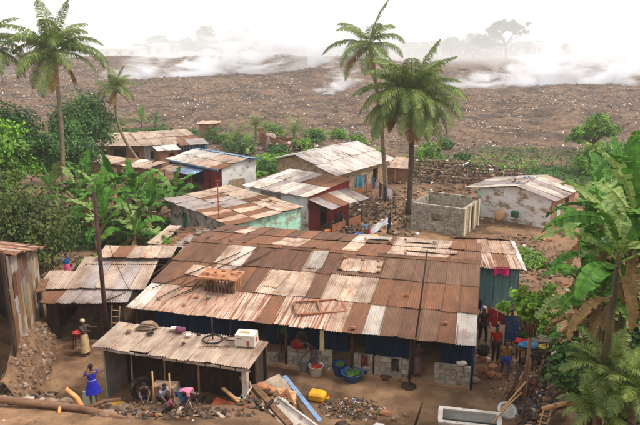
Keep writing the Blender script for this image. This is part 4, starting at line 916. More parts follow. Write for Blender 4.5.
tree('leafy_shrub', 'green shrub left of the round tree at the edge of the dump', on((27.0, 62.0)), [(0, 0, 1.6, 1.8, 1.4, 1.3), (1.8, 0, 1.4, 1.4, 1.2, 1.1)], 3500, .16, LEAFB, 9, .1, cat='shrub', nclump=60)
for i, (x, y, s, mt, lb) in enumerate([(-9.7, 74.5, 1.5, LEAF, 'dark bush left of the cabbage patch'), (-11.2, 80.5, 1.2, LEAFB, 'light bush in front of the privy'), (-2.2, 78.5, 1.2, LEAFB, 'bush beside the white gable roof, near the dump'), (-5.0, 74.0, 1.1, LEAF, 'bush at the far corner of the cabbage patch'), (-.6, 86.0, 1.3, LEAFB, 'pale bush on the dump slope above the white gable roof'),
        (12.0, 72.0, 1.4, LEAFB, 'bright tuft of bush on the dump right of the oil palm'), (15.5, 79.0, 1.0, LEAF, 'lone bush on the dump slope above the peeling house'), (-5.4, 63.2, 1.0, LEAF, 'low bush below the cabbage patch by the grey gable wall'), (2.4, 88.0, 1.1, LEAFB, 'far small bush left of the oil palm trunk'), (-9.0, 36.4, .95, LEAFB, 'bright feathery bush in front of the green door'), (15.8, 70.0, .8, LEAF, 'small bush above the tin roof of the peeling house'),
        (-12.0, 31.6, .7, LEAFB, 'leafy bush behind the stepped shed'), (-10.9, 32.4, .6, LEAFB, 'light green sprig beside the washing basin behind the shed'), (-11.5, 21.9, .45, LEAFB, 'weed on the stone bank at the left'), (9.3, 25.5, .75, LEAFB, 'fern-like green bush beside the scrap heap'), (-7.2, 39.8, .5, LEAFB, 'small weed tuft by the mint gable shed'), (-13.5, 83.0, 1.6, LEAF, 'dark green bush right of the privy'), (-6.8, 88.5, 1.7, LEAFB, 'light green bush behind the clay pillar'), (-1.0, 82.5, 1.4, LEAF, 'dark bush behind the collapsed clay hut'), (-21.0, 84.0, 1.8, LEAF, 'broad bush left of the privy behind the row house'), (4.5, 80.0, 1.2, LEAFB, 'light bush on the dump edge left of the oil palm')]):
    tree('bush', lb, on((x, y)), [(0, 0, .65 * s, 1.0 * s, .9 * s, .7 * s), (.6 * s, .1, .45 * s, .7 * s, .6 * s, .5 * s)], 1500, .13 * min(1, s + .1), mt, 20 + i, .05, 'bushes among the houses', 'bush', 30, stemname='stem')
# papaya in the yard at the right, and the big right-hand undergrowth
LEAFP = leafmat('papaya leaf', lin((92, 138, 36)), lin((132, 170, 60)), .6, .2)
pt = tree('papaya_tree', 'slender papaya tree with pale leaves standing in the right yard', on((7.3, 20.5)), [(0, 0, 4.2, .75, .7, .5), (.45, .1, 4.0, .55, .5, .5), (-.5, 0, 3.8, .55, .5, .45), (.2, -.2, 3.5, .6, .5, .4)], 1100, .085, LEAFP, 41, .07, nclump=40, tight=.2, asp=.8, bark=WOOD)
tree('undergrowth_bush', 'dark undergrowth bush beneath the right bananas', on((9.0, 16.6)), [(0, 0, .9, 1.5, 1.3, .9), (1.2, .6, 1.2, 1.2, 1.2, 1.0), (-.6, 1.6, .8, 1.2, 1.2, .8)], 7000, .1, LEAF, 42, .06, cat='bush', nclump=90, stemname='stem')
tree('undergrowth_bush', 'dark undergrowth bush behind the right bananas', on((11.5, 19.5)), [(0, 0, 1.6, 1.8, 1.6, 1.5), (1.2, 1.6, 1.6, 1.5, 1.4, 1.4)], 6000, .12, LEAF, 43, .06, cat='bush', nclump=80, stemname='stem')
for k, (x, y, hh, lb) in enumerate([(8.9, 18.6, 1.9, 'leafy bush behind the small palms on the right'), (11.2, 20.2, 2.2, 'dark bush filling the heart of the right banana clump'), (9.9, 17.2, 2.2, 'dark bush between the banana stems near the right edge')]):
    tree('undergrowth_bush', lb, on((x, y)), [(0, 0, hh * .55, .9, .8, hh * .5), (.7, .3, hh * .7, .8, .7, hh * .45), (-.3, .5, hh * .35, .8, .7, hh * .35)], 4200, .11, LEAF, 60 + k, .05, 'undergrowth of the right bank', 'bush', 70, stemname='stem', cvar=.5)
# ground cover
def cover(name, label, poly_c, rx, ry, n, leaf, mat, h=.35, seed=1, rot=0):
    q = np.random.RandomState(seed); r_ = np.sqrt(q.uniform(0, 1, n)); a = q.uniform(0, 6.28, n)
    wob = .75 + .5 * fbm(np.cos(a) * 1.5 + 5, np.sin(a) * 1.5 + seed, 2, seed)
    x = r_ * np.cos(a) * rx * wob; y = r_ * np.sin(a) * ry * wob; X = poly_c[0] + x * math.cos(rot) - y * math.sin(rot); Y = poly_c[1] + x * math.sin(rot) + y * math.cos(rot)
    hh = h * (.4 + 1.0 * fbm(X * 1.1, Y * 1.1, 2, seed)); Z = ground_z(X, Y) + q.uniform(.1, 1, n) * hh
    nn = q.normal(size=(n, 3)) * .5 + np.array([0, -.15, 1]); nn /= np.linalg.norm(nn, axis=1, keepdims=True)
    cc = np.repeat((.7 + .6 * fbm(X * .8, Y * .8, 2, seed + 3))[:, None], 3, 1) * q.uniform(.8, 1.2, (n, 1))
    o = leaf_cloud(name, np.stack([X, Y, Z], -1), nn, leaf * q.uniform(.6, 1.3, n), cc, mat, None, .7); tag(o, label, None, None, 'stuff'); return o
cover('cabbage_patch', 'bright green patch of leafy crops beside the red and white house', (-5.9, 67.0), 2.5, 7.5, 9000, .15, LEAFB, .5, 2, R(-12))
cover('ground_creepers', 'creeping green weeds on the slope below the peeling white house', (11.0, 36.8), 2.6, 2.6, 3200, .085, LEAFB, .3, 3)
cover('grass_verge', 'green weeds along the edge of the dump by the banana plants', (-26, 92), 9, 3.0, 3000, .3, LEAF, .6, 4)
cover('weed_carpet', 'dark weeds at the foot of the banana clump', (-15.5, 42.5), 6.5, 5.0, 6000, .14, LEAF, .7, 5)
cover('weed_patch', 'scattered weeds on the earth bank at the lower right', (10.9, 17.6), 1.8, 2.0, 3000, .09, LEAF, .4, 6)
cover('weed_tufts', 'green tufts among the huts below the row house', (-14, 55), 3.5, 4.5, 1800, .14, LEAF, .4, 7)
for k, (x, y, rx, ry, n, lb) in enumerate([(15, 67, 9, 6, 1100, 'green scrub growing up the dump right of the oil palm'), (24, 73, 8, 6, 1000, 'green scrub on the dump behind the peeling white house'), (3, 76, 6, 3, 1000, 'green scrub at the dump edge behind the gable house'), (-18, 88, 9, 3, 700, 'green scrub along the dump behind the privy'), (44, 84, 9, 4, 500, 'green scrub on the dump right of the round tree')]):
    cover('dump_scrub', lb, (x, y), rx, ry, n, .16, LEAF if k % 2 else LEAFB, .7, 50 + k)
cover('hill_weeds', 'green weeds on the edge of the dump beside the round tree', (25, 60), 5, 7, 5000, .13, LEAF, .45, 8)
# ---------------------------------------------------------------- far trees and buildings in the smoke
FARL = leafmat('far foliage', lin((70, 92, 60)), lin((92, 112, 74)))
ft = [(-104, 430, 15, 13, 'pale tree at the left end of the hazy row'), (-88, 440, 13, 8, 'narrow pale tree second in the hazy row'), (-74, 430, 21, 12, 'tall spreading tree in the middle of the hazy row'), (-58, 435, 18, 9, 'slim high-crowned tree next to the tall spreading one'), (-46, 440, 20, 10, 'pale tree at the right end of the hazy row beside the smoke'),
      (-150, 400, 15, 16, 'hazy tree by the left edge behind the palm'), (-178, 420, 13, 16, 'hazy tree at the far left edge of the dump'),
      (84, 420, 14, 10, 'hazy tree just right of the oil palm crown'), (100, 430, 17, 13, 'hazy tree left of the umbrella-shaped tree'), (150, 430, 10, 14, 'low hazy tree right of the umbrella-shaped tree'), (175, 440, 9, 15, 'low hazy tree right of the pale building'), (205, 400, 12, 16, 'hazy tree near the right edge'), (228, 410, 14, 15, 'hazy tree at the right edge')]
for i, (x, y, h, wd, lb) in enumerate(ft):
    rq = random.Random(i); L_ = [(0, 0, h * .72, wd * .5, wd * .4, h * .26)] + [(rq.uniform(-.5, .5) * wd, rq.uniform(-.2, .2) * wd, h * rq.uniform(.4, .8), wd * rq.uniform(.22, .36), wd * .25, h * rq.uniform(.12, .2)) for _ in range(4)]
    x *= 1.5; y *= 1.5; h *= 1.42; wd *= 1.5; L_ = [tuple(q * (1.42 if i_ in (2, 5) else 1.5) for i_, q in enumerate(l_)) for l_ in L_]
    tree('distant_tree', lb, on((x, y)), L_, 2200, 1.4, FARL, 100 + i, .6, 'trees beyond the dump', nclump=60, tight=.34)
q = np.random.RandomState(9); nb = 26000; bx_ = q.uniform(-470, 470, nb); by_ = q.uniform(650, 690, nb); bh_ = 5 + 15 * fbm(bx_ * .02, bx_ * 0 + 2, 4, 61)
nn_ = q.normal(size=(nb, 3)) + np.array([0, -.3, .6]); nn_ /= np.linalg.norm(nn_, axis=1, keepdims=True)
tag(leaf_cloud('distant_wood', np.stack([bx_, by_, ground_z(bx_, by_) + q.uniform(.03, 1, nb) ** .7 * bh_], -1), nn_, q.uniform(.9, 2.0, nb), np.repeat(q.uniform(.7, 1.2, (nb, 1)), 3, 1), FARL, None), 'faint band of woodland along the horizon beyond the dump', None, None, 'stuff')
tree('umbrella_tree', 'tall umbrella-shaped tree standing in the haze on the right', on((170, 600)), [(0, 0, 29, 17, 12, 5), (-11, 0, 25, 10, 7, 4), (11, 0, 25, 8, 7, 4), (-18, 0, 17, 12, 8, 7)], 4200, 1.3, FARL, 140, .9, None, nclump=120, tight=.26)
for i, (x, h) in enumerate([(216, 15), (224, 17.5)]):
    palm('distant_palm', ['left', 'right'][i] + ' one of two far palms in the haze near the right edge', on((x, 405)), (x, 405, h), .25, .2, 10, 'small', 1.3, (0, 0), 'far palms', 0, 0)
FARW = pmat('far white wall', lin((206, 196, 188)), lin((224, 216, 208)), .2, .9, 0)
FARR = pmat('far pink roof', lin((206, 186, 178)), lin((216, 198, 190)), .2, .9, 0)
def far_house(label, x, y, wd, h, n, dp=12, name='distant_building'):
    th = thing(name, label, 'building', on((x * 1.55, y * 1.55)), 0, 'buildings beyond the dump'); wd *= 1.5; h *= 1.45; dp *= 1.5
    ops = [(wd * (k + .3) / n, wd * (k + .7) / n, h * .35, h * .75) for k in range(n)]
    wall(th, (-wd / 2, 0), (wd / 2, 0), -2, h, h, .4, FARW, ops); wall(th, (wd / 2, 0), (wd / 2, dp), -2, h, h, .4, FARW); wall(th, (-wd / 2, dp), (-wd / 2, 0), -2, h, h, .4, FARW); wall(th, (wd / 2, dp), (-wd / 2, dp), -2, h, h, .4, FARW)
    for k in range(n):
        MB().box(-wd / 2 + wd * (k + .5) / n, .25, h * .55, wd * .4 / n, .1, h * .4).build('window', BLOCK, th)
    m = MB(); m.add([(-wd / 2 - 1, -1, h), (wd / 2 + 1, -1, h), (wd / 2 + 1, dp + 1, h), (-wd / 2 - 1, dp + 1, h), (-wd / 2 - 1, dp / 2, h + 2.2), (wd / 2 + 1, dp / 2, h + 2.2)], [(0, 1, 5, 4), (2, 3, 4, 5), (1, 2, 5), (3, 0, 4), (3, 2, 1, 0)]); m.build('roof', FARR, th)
far_house('long low pale building left in the haze between the palms', -126, 390, 38, 6.4, 5, 20)
far_house('pale building right of the long one in the haze', -98, 400, 9, 8.6, 1)
far_house('small pale building at the left edge beyond the dump', -182, 395, 20, 7.5, 4)
far_house('faint pale building among the hazy trees on the right', 142, 410, 16, 8.5, 4)
FWL = thing('boundary_wall', 'long dark-topped boundary wall beyond the smoke on the right', 'wall', (48, 275, 0), 0)
wall(FWL, (-6, 0), (96, -4), -3, 2.4, 2.0, .5, pmat('soot-dark wall', lin((120, 112, 108)), lin((150, 142, 136)), .4, .9, 0))
for k in range(12): MB().box(-4 + k * 8.5, -.35 - 4 * k / 12, .2, .7, .5, 5.4).build('pier', MORTAR, FWL)
MB().box(45, -2, 2.5, 101, .9, .35, rz=math.atan2(-4, 102)).build('coping', METAL, FWL)

# ================================================================ things in the yards and on the roofs
def plastic(name, c, rough=.45): return pmat(name, c, tuple(q * .7 for q in c), 3, rough + .1, .08, spec=.35, c3=tuple(q * .5 + r * .5 for q, r in zip(c, lin((120, 96, 74)))), t3=.57)
YEL = plastic('yellow plastic', lin((226, 164, 30))); RED = plastic('red plastic', lin((168, 36, 30))); BLU = plastic('blue plastic', lin((30, 56, 112))); TQ = plastic('green plastic', lin((60, 170, 70)))
WHT = pmat('white plastic', lin((176, 166, 156)), lin((204, 196, 186)), 3, .6, .05, c3=lin((142, 116, 94)), t3=.64); BLK = plastic('black rubber', lin((34, 32, 32)), .8); PNK = plastic('pink cloth', lin((226, 40, 120)), .9)
LBL = pmat('pale blue paint', lin((92, 118, 160)), lin((130, 152, 186)), 4, .8, .2, c3=lin((140, 120, 100)), t3=.6); GREYP = pmat('scuffed grey enamel', lin((170, 166, 160)), lin((200, 196, 190)), 2, .5, .1, c3=lin((140, 110, 90)), t3=.66)
RUSTM = pmat('rusted iron', lin((110, 62, 40)), lin((150, 92, 60)), 4, .9, .3)
CARD = pmat('cardboard', lin((176, 134, 92)), lin((198, 158, 116)), 3, .9, .1)
def put(o, p, rot=(0, 0, 0)):
    o.location = p; o.rotation_euler = rot; return o
# --- poles
PO = thing('utility_pole', 'dark slanting wooden pole in front of the stepped shed', 'pole', on((-9.1, 25.15)), 0)
stick(PO, [(0, 0, -.3), (0, 0, 3.2), (0, 0, 6.77)], [.1, .09, .075], pmat('tarred pole', lin((52, 36, 36)), lin((78, 54, 50)), 4, .9, .3), 'shaft', 10)
PO = thing('leaning_pole', 'thin leaning iron pole with a weighted foot before the long house', 'pole', on((3.35, 21.75)), 0)
stick(PO, [(0, 0, .05), (.28, .05, 2.8), (.5, .1, 5.4)], [.035, .035, .028], METAL, 'shaft', 7)
MB().lathe([(.3, 0), (.28, .06), (.1, .1), (.06, .2)], 12).build('foot', METAL, PO)
PO = thing('rusty_pole', 'rusty pole standing up from the yard behind the tin shed roof', 'pole', on((-6.15, 37.6)), 0)
stick(PO, [(0, 0, -.2), (0, 0, 4.6)], .035, RUSTM, 'shaft', 7); MB().box(0, 0, 4.62, .3, .08, .05).build('cross_piece', RUSTM, PO)
# wires
for k, (a, b, lb) in enumerate([((-9.1, 25.15, 6.3), (-7.8, 25.2, 2.1), 'thin wire from the slanting pole down to the long house eave'), ((-9.1, 25.15, 5.8), (-12.2, 29.0, 2.6), 'thin wire from the slanting pole to the stepped roof')]):
    a, b = Vector(a), Vector(b); pts = [tuple(a.lerp(b, i / 10) - Vector((0, 0, .5 * math.sin(math.pi * i / 10)))) for i in range(11)]
    tag(stick(None, pts, .012, METAL, 'wire', 5), lb, 'wire')
# --- main roof: hen coop, window frame, sticks, stones, cables
def roofpt(x, y, dz=0.08):
    M = Matrix.Translation((-7.93, 24.87, 0)) @ Matrix.Rotation(R(-14.3), 4, 'Z'); return tuple(M @ Vector((x, y, mhz(x, y) + dz)))
CP = thing('hen_coop', 'small slatted hen coop with a stone-weighted clay lid on the rusty roof', 'coop', roofpt(2.6, 1.55, .02), R(-14.3))
for k in range(9):
    for y in (0, .75):
        MB().box(.06 + k * .165, y, .32, .05, .03, .6).build('slat', WOOD, CP)
for k in range(4):
    for x in (0, 1.45): MB().box(x, .1 + k * .18, .35, .03, .05, .6).build('slat', WOODP, CP)
for y in (0, .75): MB().box(.72, y - .02 if y == 0 else y + .02, .6, 1.5, .03, .06).build('rail', WOOD, CP)
MB().box(.72, .38, .08, 1.4, .72, .04).build('floor', WOODD, CP)
m = MB(); m.box(.7, .36, .68, 1.75, 1.1, .06, j=.03); m.build('lid', pmat('rusted lid', lin((150, 100, 68)), lin((176, 126, 92)), 2.5, .9, .2, c3=lin((124, 76, 52)), t3=.56), CP)
stones(CP, [(.2 + .25 * k, .15 + .28 * (k % 3), .75) for k in range(6)], BRICKM, 'stone', .1)
WF = thing('wooden_window_frame', 'empty two-pane wooden window frame lying on the striped roof', 'window frame', roofpt(7.15, .35, .14), 0)
WF.rotation_euler = Euler((R(9), 0, R(-14.3 + 24)))
for (x0, y0, x1, y1) in [(0, 0, 2.0, 0), (0, .95, 2.0, .95), (0, .06, 0, .89), (2.0, .06, 2.0, .89), (.98, .06, .98, .89)]:
    plank(WF, (x0, y0, 0), (x1, y1, 0), .09, .07, pmat('brown frame wood', lin((126, 82, 58)), lin((156, 108, 80)), 5), 'bar')
random.seed(21)
for k, (x, y) in enumerate([(1.05, .5), (2.35, .25), (2.6, .95), (3.1, .98), (9.5, -.1), (8.02, 5.35), (8.85, 5.35), (9.6, 5.3), (9.7, 4.8), (8.0, 4.3), (9.0, 4.25), (9.75, 4.35), (8.3, 9.0), (10.7, 6.3), (11.2, 2.6), (9.9, 5.75), (12.9, .9), (10.3, 9.6), (11.8, 9.4), (9.6, 8.6), (2.0, 6.2)]):
    lb = ['brick lump on the patchwork roof, %s' % w for w in ('near the left eave', 'by the eave below the hen coop', 'just right below the hen coop', 'a step right of the hen coop', 'at the eave beside the white sheet', 'top left of the cream patch', 'top middle of the cream patch', 'top right of the cream patch', 'right side of the cream patch', 'bottom left of the cream patch', 'bottom middle of the cream patch', 'bottom right of the cream patch', 'on the rear slope left of the flag cloth', 'on the ridge by the leaning pole', 'left of the leaning pole', 'on the ridge above the cream patch', 'on the last white sheet at the right eave', 'on the torn pale sheets of the rear edge', 'at the rear edge above the leaning pole', 'on the rear slope behind the cream patch', 'at the left end of the ridge')][k]
    m = MB(); s = random.uniform(.06, .11); m.blob((0, 0, 0), (s * 1.25, s, s * .7), .28, 7, 4); tag(m.build('brick_lump', BRICKM if k % 3 else STONE, None, False, roofpt(x, y, .12), (0, 0, random.uniform(0, 3))), lb, 'stone', 'stones on the long house roof')
for k, (x0, y0, x1, y1, lb) in enumerate([(1.0, .4, 3.7, 5.6, 'long thin stick slanting across the left of the patchwork roof'), (1.6, .6, 4.7, 5.8, 'long stick leaning towards the ridge above the hen coop'), (.4, 1.2, 3.0, 5.0, 'thin stick across the left edge of the patchwork roof'), (2.0, 1.0, 4.2, 4.9, 'dark stick between the hen coop and the ridge')]):
    tag(stick(None, [roofpt(x0, y0, .14), roofpt((x0 + x1) / 2, (y0 + y1) / 2, .12), roofpt(x1, y1, .13)], .022, WOODD, 'roof_pole', 5), lb, 'stick', 'sticks on the long house roof')
CW = thing('flag_cloth', 'white and pink cloth with a dark edge hung on a stick behind the roof', 'cloth', (3.35, 34.2, 2.5), R(20))
def cloth(parent, P0, P1, drop, mat, name='cloth', n=8, sway=.05, seed=0, seg=5):
    rnd = random.Random(seed); P0, P1 = Vector(P0), Vector(P1); d = (P1 - P0); nr = Vector((-d.y, d.x, 0)).normalized(); vs = []; fs = []
    ph = rnd.uniform(0, 6)
    for j in range(seg + 1):
        for i in range(n + 1):
            f = i / n; p = P0 + d * (f + .04 * math.sin(j * 1.3 + ph) * (j / seg)) ; dr = drop * (1 + .1 * math.sin(f * 5 + ph)) * j / seg
            vs.append(tuple(p + Vector((0, 0, -dr)) + nr * sway * math.sin(f * 9 + ph + j * .3) * (.3 + j / seg)))
    for j in range(seg):
        for i in range(n): a = j * (n + 1) + i; fs.append((a, a + 1, a + n + 2, a + n + 1))
    m = MB(); m.add(vs, fs); m.add([(v[0] + nr.x * .012, v[1] + nr.y * .012, v[2]) for v in vs], [f[::-1] for f in fs]); return m.build(name, mat, parent, True)
cloth(CW, (-.6, 0, .25), (.45, 0, .75), .42, pmat('white cotton', lin((226, 222, 226)), lin((206, 204, 212)), 3, .9, 0), seed=1)
cloth(CW, (-.75, .02, .1), (-.6, .0, .25), .35, PNK, 'pink_end', seed=2); cloth(CW, (.45, 0, .75), (.62, 0, 1.05), .9, plastic('navy cloth', lin((40, 40, 70)), .9), 'dark_end', seed=3)
stick(CW, [(.62, .05, -.3), (.66, .05, 1.2)], .02, WOOD, 'stick'); stick(CW, [(-.75, .0, .12), (.6, 0, .8)], .015, WOOD, 'stick')
# --- front shed roof: carton, antenna, bundle, odds and ends
def shedpt(x, y, dz=.07):
    M = Matrix.Translation((-7.95, 20.75, 0)) @ Matrix.Rotation(R(-16.3), 4, 'Z'); return tuple(M @ Vector((x, y * .72, 2.2 + (y * .72 + .1) * .09 + dz)))
BX = thing('white_carton', 'white carton with red marks on the tan shed roof', 'box', shedpt(5.25, 1.75), R(-10))
MB().box(0, 0, .22, .7, .5, .42, j=.01).build('body', pmat('white carton board', lin((186, 174, 160)), lin((206, 196, 184)), 2, .9, .05, c3=lin((196, 160, 140)), t3=.7), BX)
MB().box(-.05, 0, .44, .34, .12, .02).build('tape', CARD, BX)
MB().box(.12, -.256, .13, .1, .012, .2).build('print', pmat('faded red print', lin((150, 80, 64)), None, 3), BX); MB().box(-.18, -.256, .3, .16, .012, .03).build('print', METAL, BX); MB().box(.356, .0, .2, .012, .16, .16).build('print', pmat('faded red print', lin((190, 90, 70)), None, 3), BX)
AN = thing('pole_antenna', 'short antenna mast on a round wire base on the tan shed roof', 'antenna', shedpt(3.95, 1.75, .04), 0)
stick(AN, [(0, 0, .02), (.0, 0, .85)], .025, METAL, 'mast'); 
MB().tube([(.35 * math.cos(a * .3927), .35 * math.sin(a * .3927), .03) for a in range(17)], .03, 6, False).build('ring', BLK, AN, True)
for k in range(3): stick(AN, [(0, 0, .3), (.33 * math.cos(k * 2.1), .33 * math.sin(k * 2.1), .03)], .014, METAL, 'stay', 5)
HP = thing('hose_coil', 'loop of dark hose lying beside the white carton', 'hose', shedpt(4.62, 2.05, .05), 0)
MB().tube([(.3 * math.cos(a * .3927), .16 * math.sin(a * .3927), .02) for a in range(17)], .02, 6, False).build('loop', BLK, HP, True)
BU = thing('tied_bundle', 'bundle of grey mats tied up at the left end of the tan shed roof', 'bundle', shedpt(1.25, 1.95, .05), R(10))
for k in range(4):
    MB().blob((.03 * (k % 2), 0, .06 + .06 * k), (.42 - .06 * k, .24 - .03 * k, .05), .16, 12, 5).build('mat', pmat('old matting', lin((112, 92, 76)), lin((146, 124, 104)), 6, .95, .4, rnd=.2), BU, True)
for (x, y, s, mt, nm, lb, ct) in [(1.55, 1.5, .17, BLK, 'dark_stone', 'dark lump in front of the tied bundle on the shed roof', 'stone'), (.75, 1.35, .13, STONE, 'yellow_brown_stone', 'brown stone near the left edge of the tan shed roof', 'stone'), (2.6, 2.0, .24, plastic('purple cloth', lin((110, 60, 84)), .9), 'crumpled_cloth', 'crumpled purple cloth on the back edge of the shed roof', 'cloth'), (2.25, 2.1, .17, WHT, 'white_rag', 'white rag by the back edge of the shed roof', 'rag'), (3.0, 1.75, .14, WHT, 'plastic_scrap', 'flat white plastic scrap in the middle of the shed roof', 'scrap'), (3.35, 1.9, .1, METAL, 'iron_scrap', 'small dark iron scrap on the shed roof', 'scrap'), (3.1, .95, .1, METAL, 'iron_scrap', 'dark scrap nearest the front eave of the shed roof', 'scrap'), (.7, 1.6, .07, YEL, 'yellow_scrap', 'small yellow cap on the left end of the shed roof', 'scrap')]:
    tag(MB().blob((0, 0, s * .35), (s * .95, s * .7, s * .4), .35, 9, 5).build(nm, mt, None, False, shedpt(x, y), (0, 0, random.uniform(0, 3))), lb, ct)
for k in range(3): tag(stick(None, [shedpt(3.7 + .35 * k, .9 + .1 * k), shedpt(4.3 + .3 * k, 1.25 + .12 * k)], .012, METAL, 'wire_piece', 5), 'bent wire lying on the tan shed roof, %s' % ('leftmost', 'middle', 'rightmost')[k] + ' of three', 'wire', 'wires on the shed roof')
# --- basins, buckets, cans
CROP = pmat('green vegetables', lin((40, 76, 30)), lin((78, 110, 46)), 8, .7, .2)
def basin(label, p, r, h, mat, fill=None, name='basin', rz=0, z=None):
    th = thing(name, label, 'basin' if name == 'basin' else 'bucket', on(p) if z is None else (p[0], p[1], z), rz)
    MB().pot([(r * .72, 0), (r * .8, h * .1), (r * .98, h * .92), (r * 1.08, h), (r * 1.06, h * 1.04), (r * .95, h * .98), (r * .76, h * .15), (r * .5, h * .08)], 18).build('bowl', mat, th, True)
    if fill:
        fill = CROP if fill is LEAF else fill
        m = MB()
        for k in range(9): a = k * 2.4; q = r * .62 * math.sqrt(k / 9); m.blob((q * math.cos(a), q * math.sin(a), h * .82), (r * .28, r * .28, h * .25), .2, 7, 4)
        m.build('contents', fill, th, True)
    return th
basin('wide blue basin of green leaves before the block parapet', (1.25, 22.3), .42, .34, plastic('bright blue plastic', lin((40, 92, 150))), LEAF)
basin('dark blue tub left of the wide blue basin', (.78, 22.75), .27, .5, BLU, LEAF)
basin('blue basin with red cloth against the parapet', (1.75, 22.75), .28, .3, BLU, RED)
basin('red bowl on top of the concrete block parapet', (-.87, 23.2), .28, .2, RED, None, z=.9)
bk = basin('white bucket of red fruit standing in the yard', (-.15, 22.75), .29, .42, WHT, RED, 'bucket'); 
basin('grey iron bucket beside the bending person', (-.62, 23.05), .22, .5, pmat('galvanised', lin((110, 112, 114)), lin((140, 140, 140)), 3, .5), None, 'bucket')
basin('green basin behind the stepped shed roof', (-11.2, 29.6), .4, .35, TQ, WHT, z=1.55); basin('small green bowl left of the green basin behind the shed', (-11.8, 29.4), .25, .25, TQ, None, z=1.6)
MB_ = thing('white_bottle', 'small white bottle standing on the yard earth', 'bottle', on((.35, 22.9)), 0); MB().lathe([(.06, 0), (.06, .16), (.025, .22), (.025, .26)], 10).build('body', WHT, MB_, True); MB().lathe([(.03, .26), (.03, .29), (.01, .295)], 8).build('cap', BLU, MB_)
def jerry(label, p, rz, mat, s=1.0, lie=True, z=None):
    th = thing('jerry_can', label, 'jerry can', on(p) if z is None else (p[0], p[1], z), rz, 'yellow jerry cans')
    m = MB(); TM = Matrix.Translation((0, 0, .12 * s if lie else 0)) @ Matrix.Rotation(R(90) if lie else 0, 4, 'X'); rings = [(.9, 0), (1, .03), (1, .36), (.96, .4), (.7, .46), (.5, .47)]; oct_ = [(-.19, -.07), (-.15, -.12), (.15, -.12), (.19, -.07), (.19, .07), (.15, .12), (-.15, .12), (-.19, .07)]
    m.add([(x * s * f, y * s * f, z * s) for f, z in rings for x, y in oct_], [(j * 8 + k, j * 8 + (k + 1) % 8, j * 8 + 8 + (k + 1) % 8, j * 8 + 8 + k) for j in range(5) for k in range(8)] + [tuple(range(8))[::-1], tuple(range(40, 48))], TM)
    m.build('body', mat, th, False)
    M = Matrix.Translation((0, 0, .12 * s if lie else 0)) @ Matrix.Rotation(R(90) if lie else 0, 4, 'X')
    MB().tube([tuple(M @ Vector(q)) for q in ((-.08, 0, .47 * s), (-.06, 0, .56 * s), (.07, 0, .56 * s), (.09, 0, .47 * s))], .022, 6).build('handle', mat, th, True)
    MB().tube([tuple(M @ Vector((.12 * s, 0, .44 * s))), tuple(M @ Vector((.12 * s, 0, .54 * s)))], .035, 8).build('cap', RED, th, True)
jerry('yellow jerry can lying near the blue plank', (-.35, 20.95), R(70), YEL, 1.25); jerry('dull yellow can by the open shed corner', (-7.35, 20.25), R(60), plastic('ochre plastic', lin((190, 140, 40))), 1.1)
jerry('dim yellow can standing in the dark doorway', (.35, 23.5), 0, plastic('dim yellow plastic', lin((150, 96, 20))), 1.1, False); jerry('yellow can behind the stepped shed next to the woman in pink', (-12.7, 29.6), R(20), YEL, 1.1, z=1.45)
# --- planks and long pieces
tag(plank(None, (-1.35, 22.0, .3), (.0, 18.9, .35), .16, .06, LBL, 'blue_plank'), 'long pale blue plank slanting across the yard by the scrap heap', 'plank')
TB = thing('white_slab_panel', 'big white panel with a raised rim lying in the bottom of the yard', 'panel', (-1.15, 18.9, .35), R(-52))
m = MB(); m.box(1.1, .0, .25, 3.6, .85, .06, M=Matrix.Rotation(R(28), 4, 'X')); m.build('face', pmat('white enamel', lin((190, 178, 166)), lin((214, 204, 194)), 2, .6, .1, c3=lin((150, 118, 92)), t3=.58), TB)
for y in (-.42, .42): m = MB(); m.box(1.1, y, .3, 3.6, .06, .14, M=Matrix.Rotation(R(28), 4, 'X')); m.build('rim', WHT, TB)
for x in (-.7, 2.9): m = MB(); m.box(x, 0, .3, .06, .76, .13, M=Matrix.Rotation(R(28), 4, 'X')); m.build('rim', WHT, TB)
# fridge door in the bottom middle
WT = thing('white_framed_tank', 'dark tank with a white rim at the bottom edge of the yard', 'tank', (4.95, 18.75, -.35), R(-12))
for (x, y, sx, sy) in [(0, .42, 1.9, .09), (0, -.42, 1.9, .09), (-.95, 0, .09, .93), (.95, 0, .09, .93)]: MB().box(x, y, .45, sx, sy, .9).build('side', GREYP, WT)
for (x, y, sx, sy) in [(0, .42, 2.02, .15), (0, -.42, 2.02, .15), (-.95, 0, .15, .69), (.95, 0, .15, .69)]: MB().box(x, y, .93, sx, sy, .06).build('rim', WHT, WT)
MB().box(0, 0, .55, 1.8, .78, .05).build('water', pmat('murky water', lin((52, 54, 50)), lin((70, 70, 64)), 2, .15, .05, spec=.5), WT)
MB().blob((.25, .1, .6), (.13, .08, .04), .2, 8, 4).build('floating_scrap', WHT, WT)
# --- logs
LG = thing('fallen_log', 'thick fallen tree trunk with sawn branch stubs along the front bank', 'log', (-10.4, 18.55, 1.32), 0)
MB().tube([(-1.2, .2, .05), (0, .05, .03), (1.6, -.2, .0), (2.8, -.4, -.03), (3.9, -.75, -.05), (4.6, -1.0, -.1)], [.14, .135, .125, .115, .1, .07], 12, wob=.14).build('trunk', pmat('dry grey bark', lin((96, 70, 54)), lin((136, 104, 82)), 3, .95, .5, stretch=(.4, 1, 1)), LG, True)
SAWN = pmat('fresh sawn wood', lin((200, 134, 76)), lin((218, 160, 100)), 3, .9, .2)
stick(LG, [(2.8, -.35, .0), (2.6, -.2, .25), (2.25, -.1, .5)], [.085, .075, .065], SAWN, 'branch_stub', 9); stick(LG, [(2.1, -.35, 0), (2.15, -.6, -.1)], [.06, .045], SAWN, 'branch_stub', 8); stick(LG, [(3.0, -.45, .0), (3.5, -.2, .12), (4.0, -.15, .15)], [.08, .07, .05], WOOD, 'branch_stub', 8)
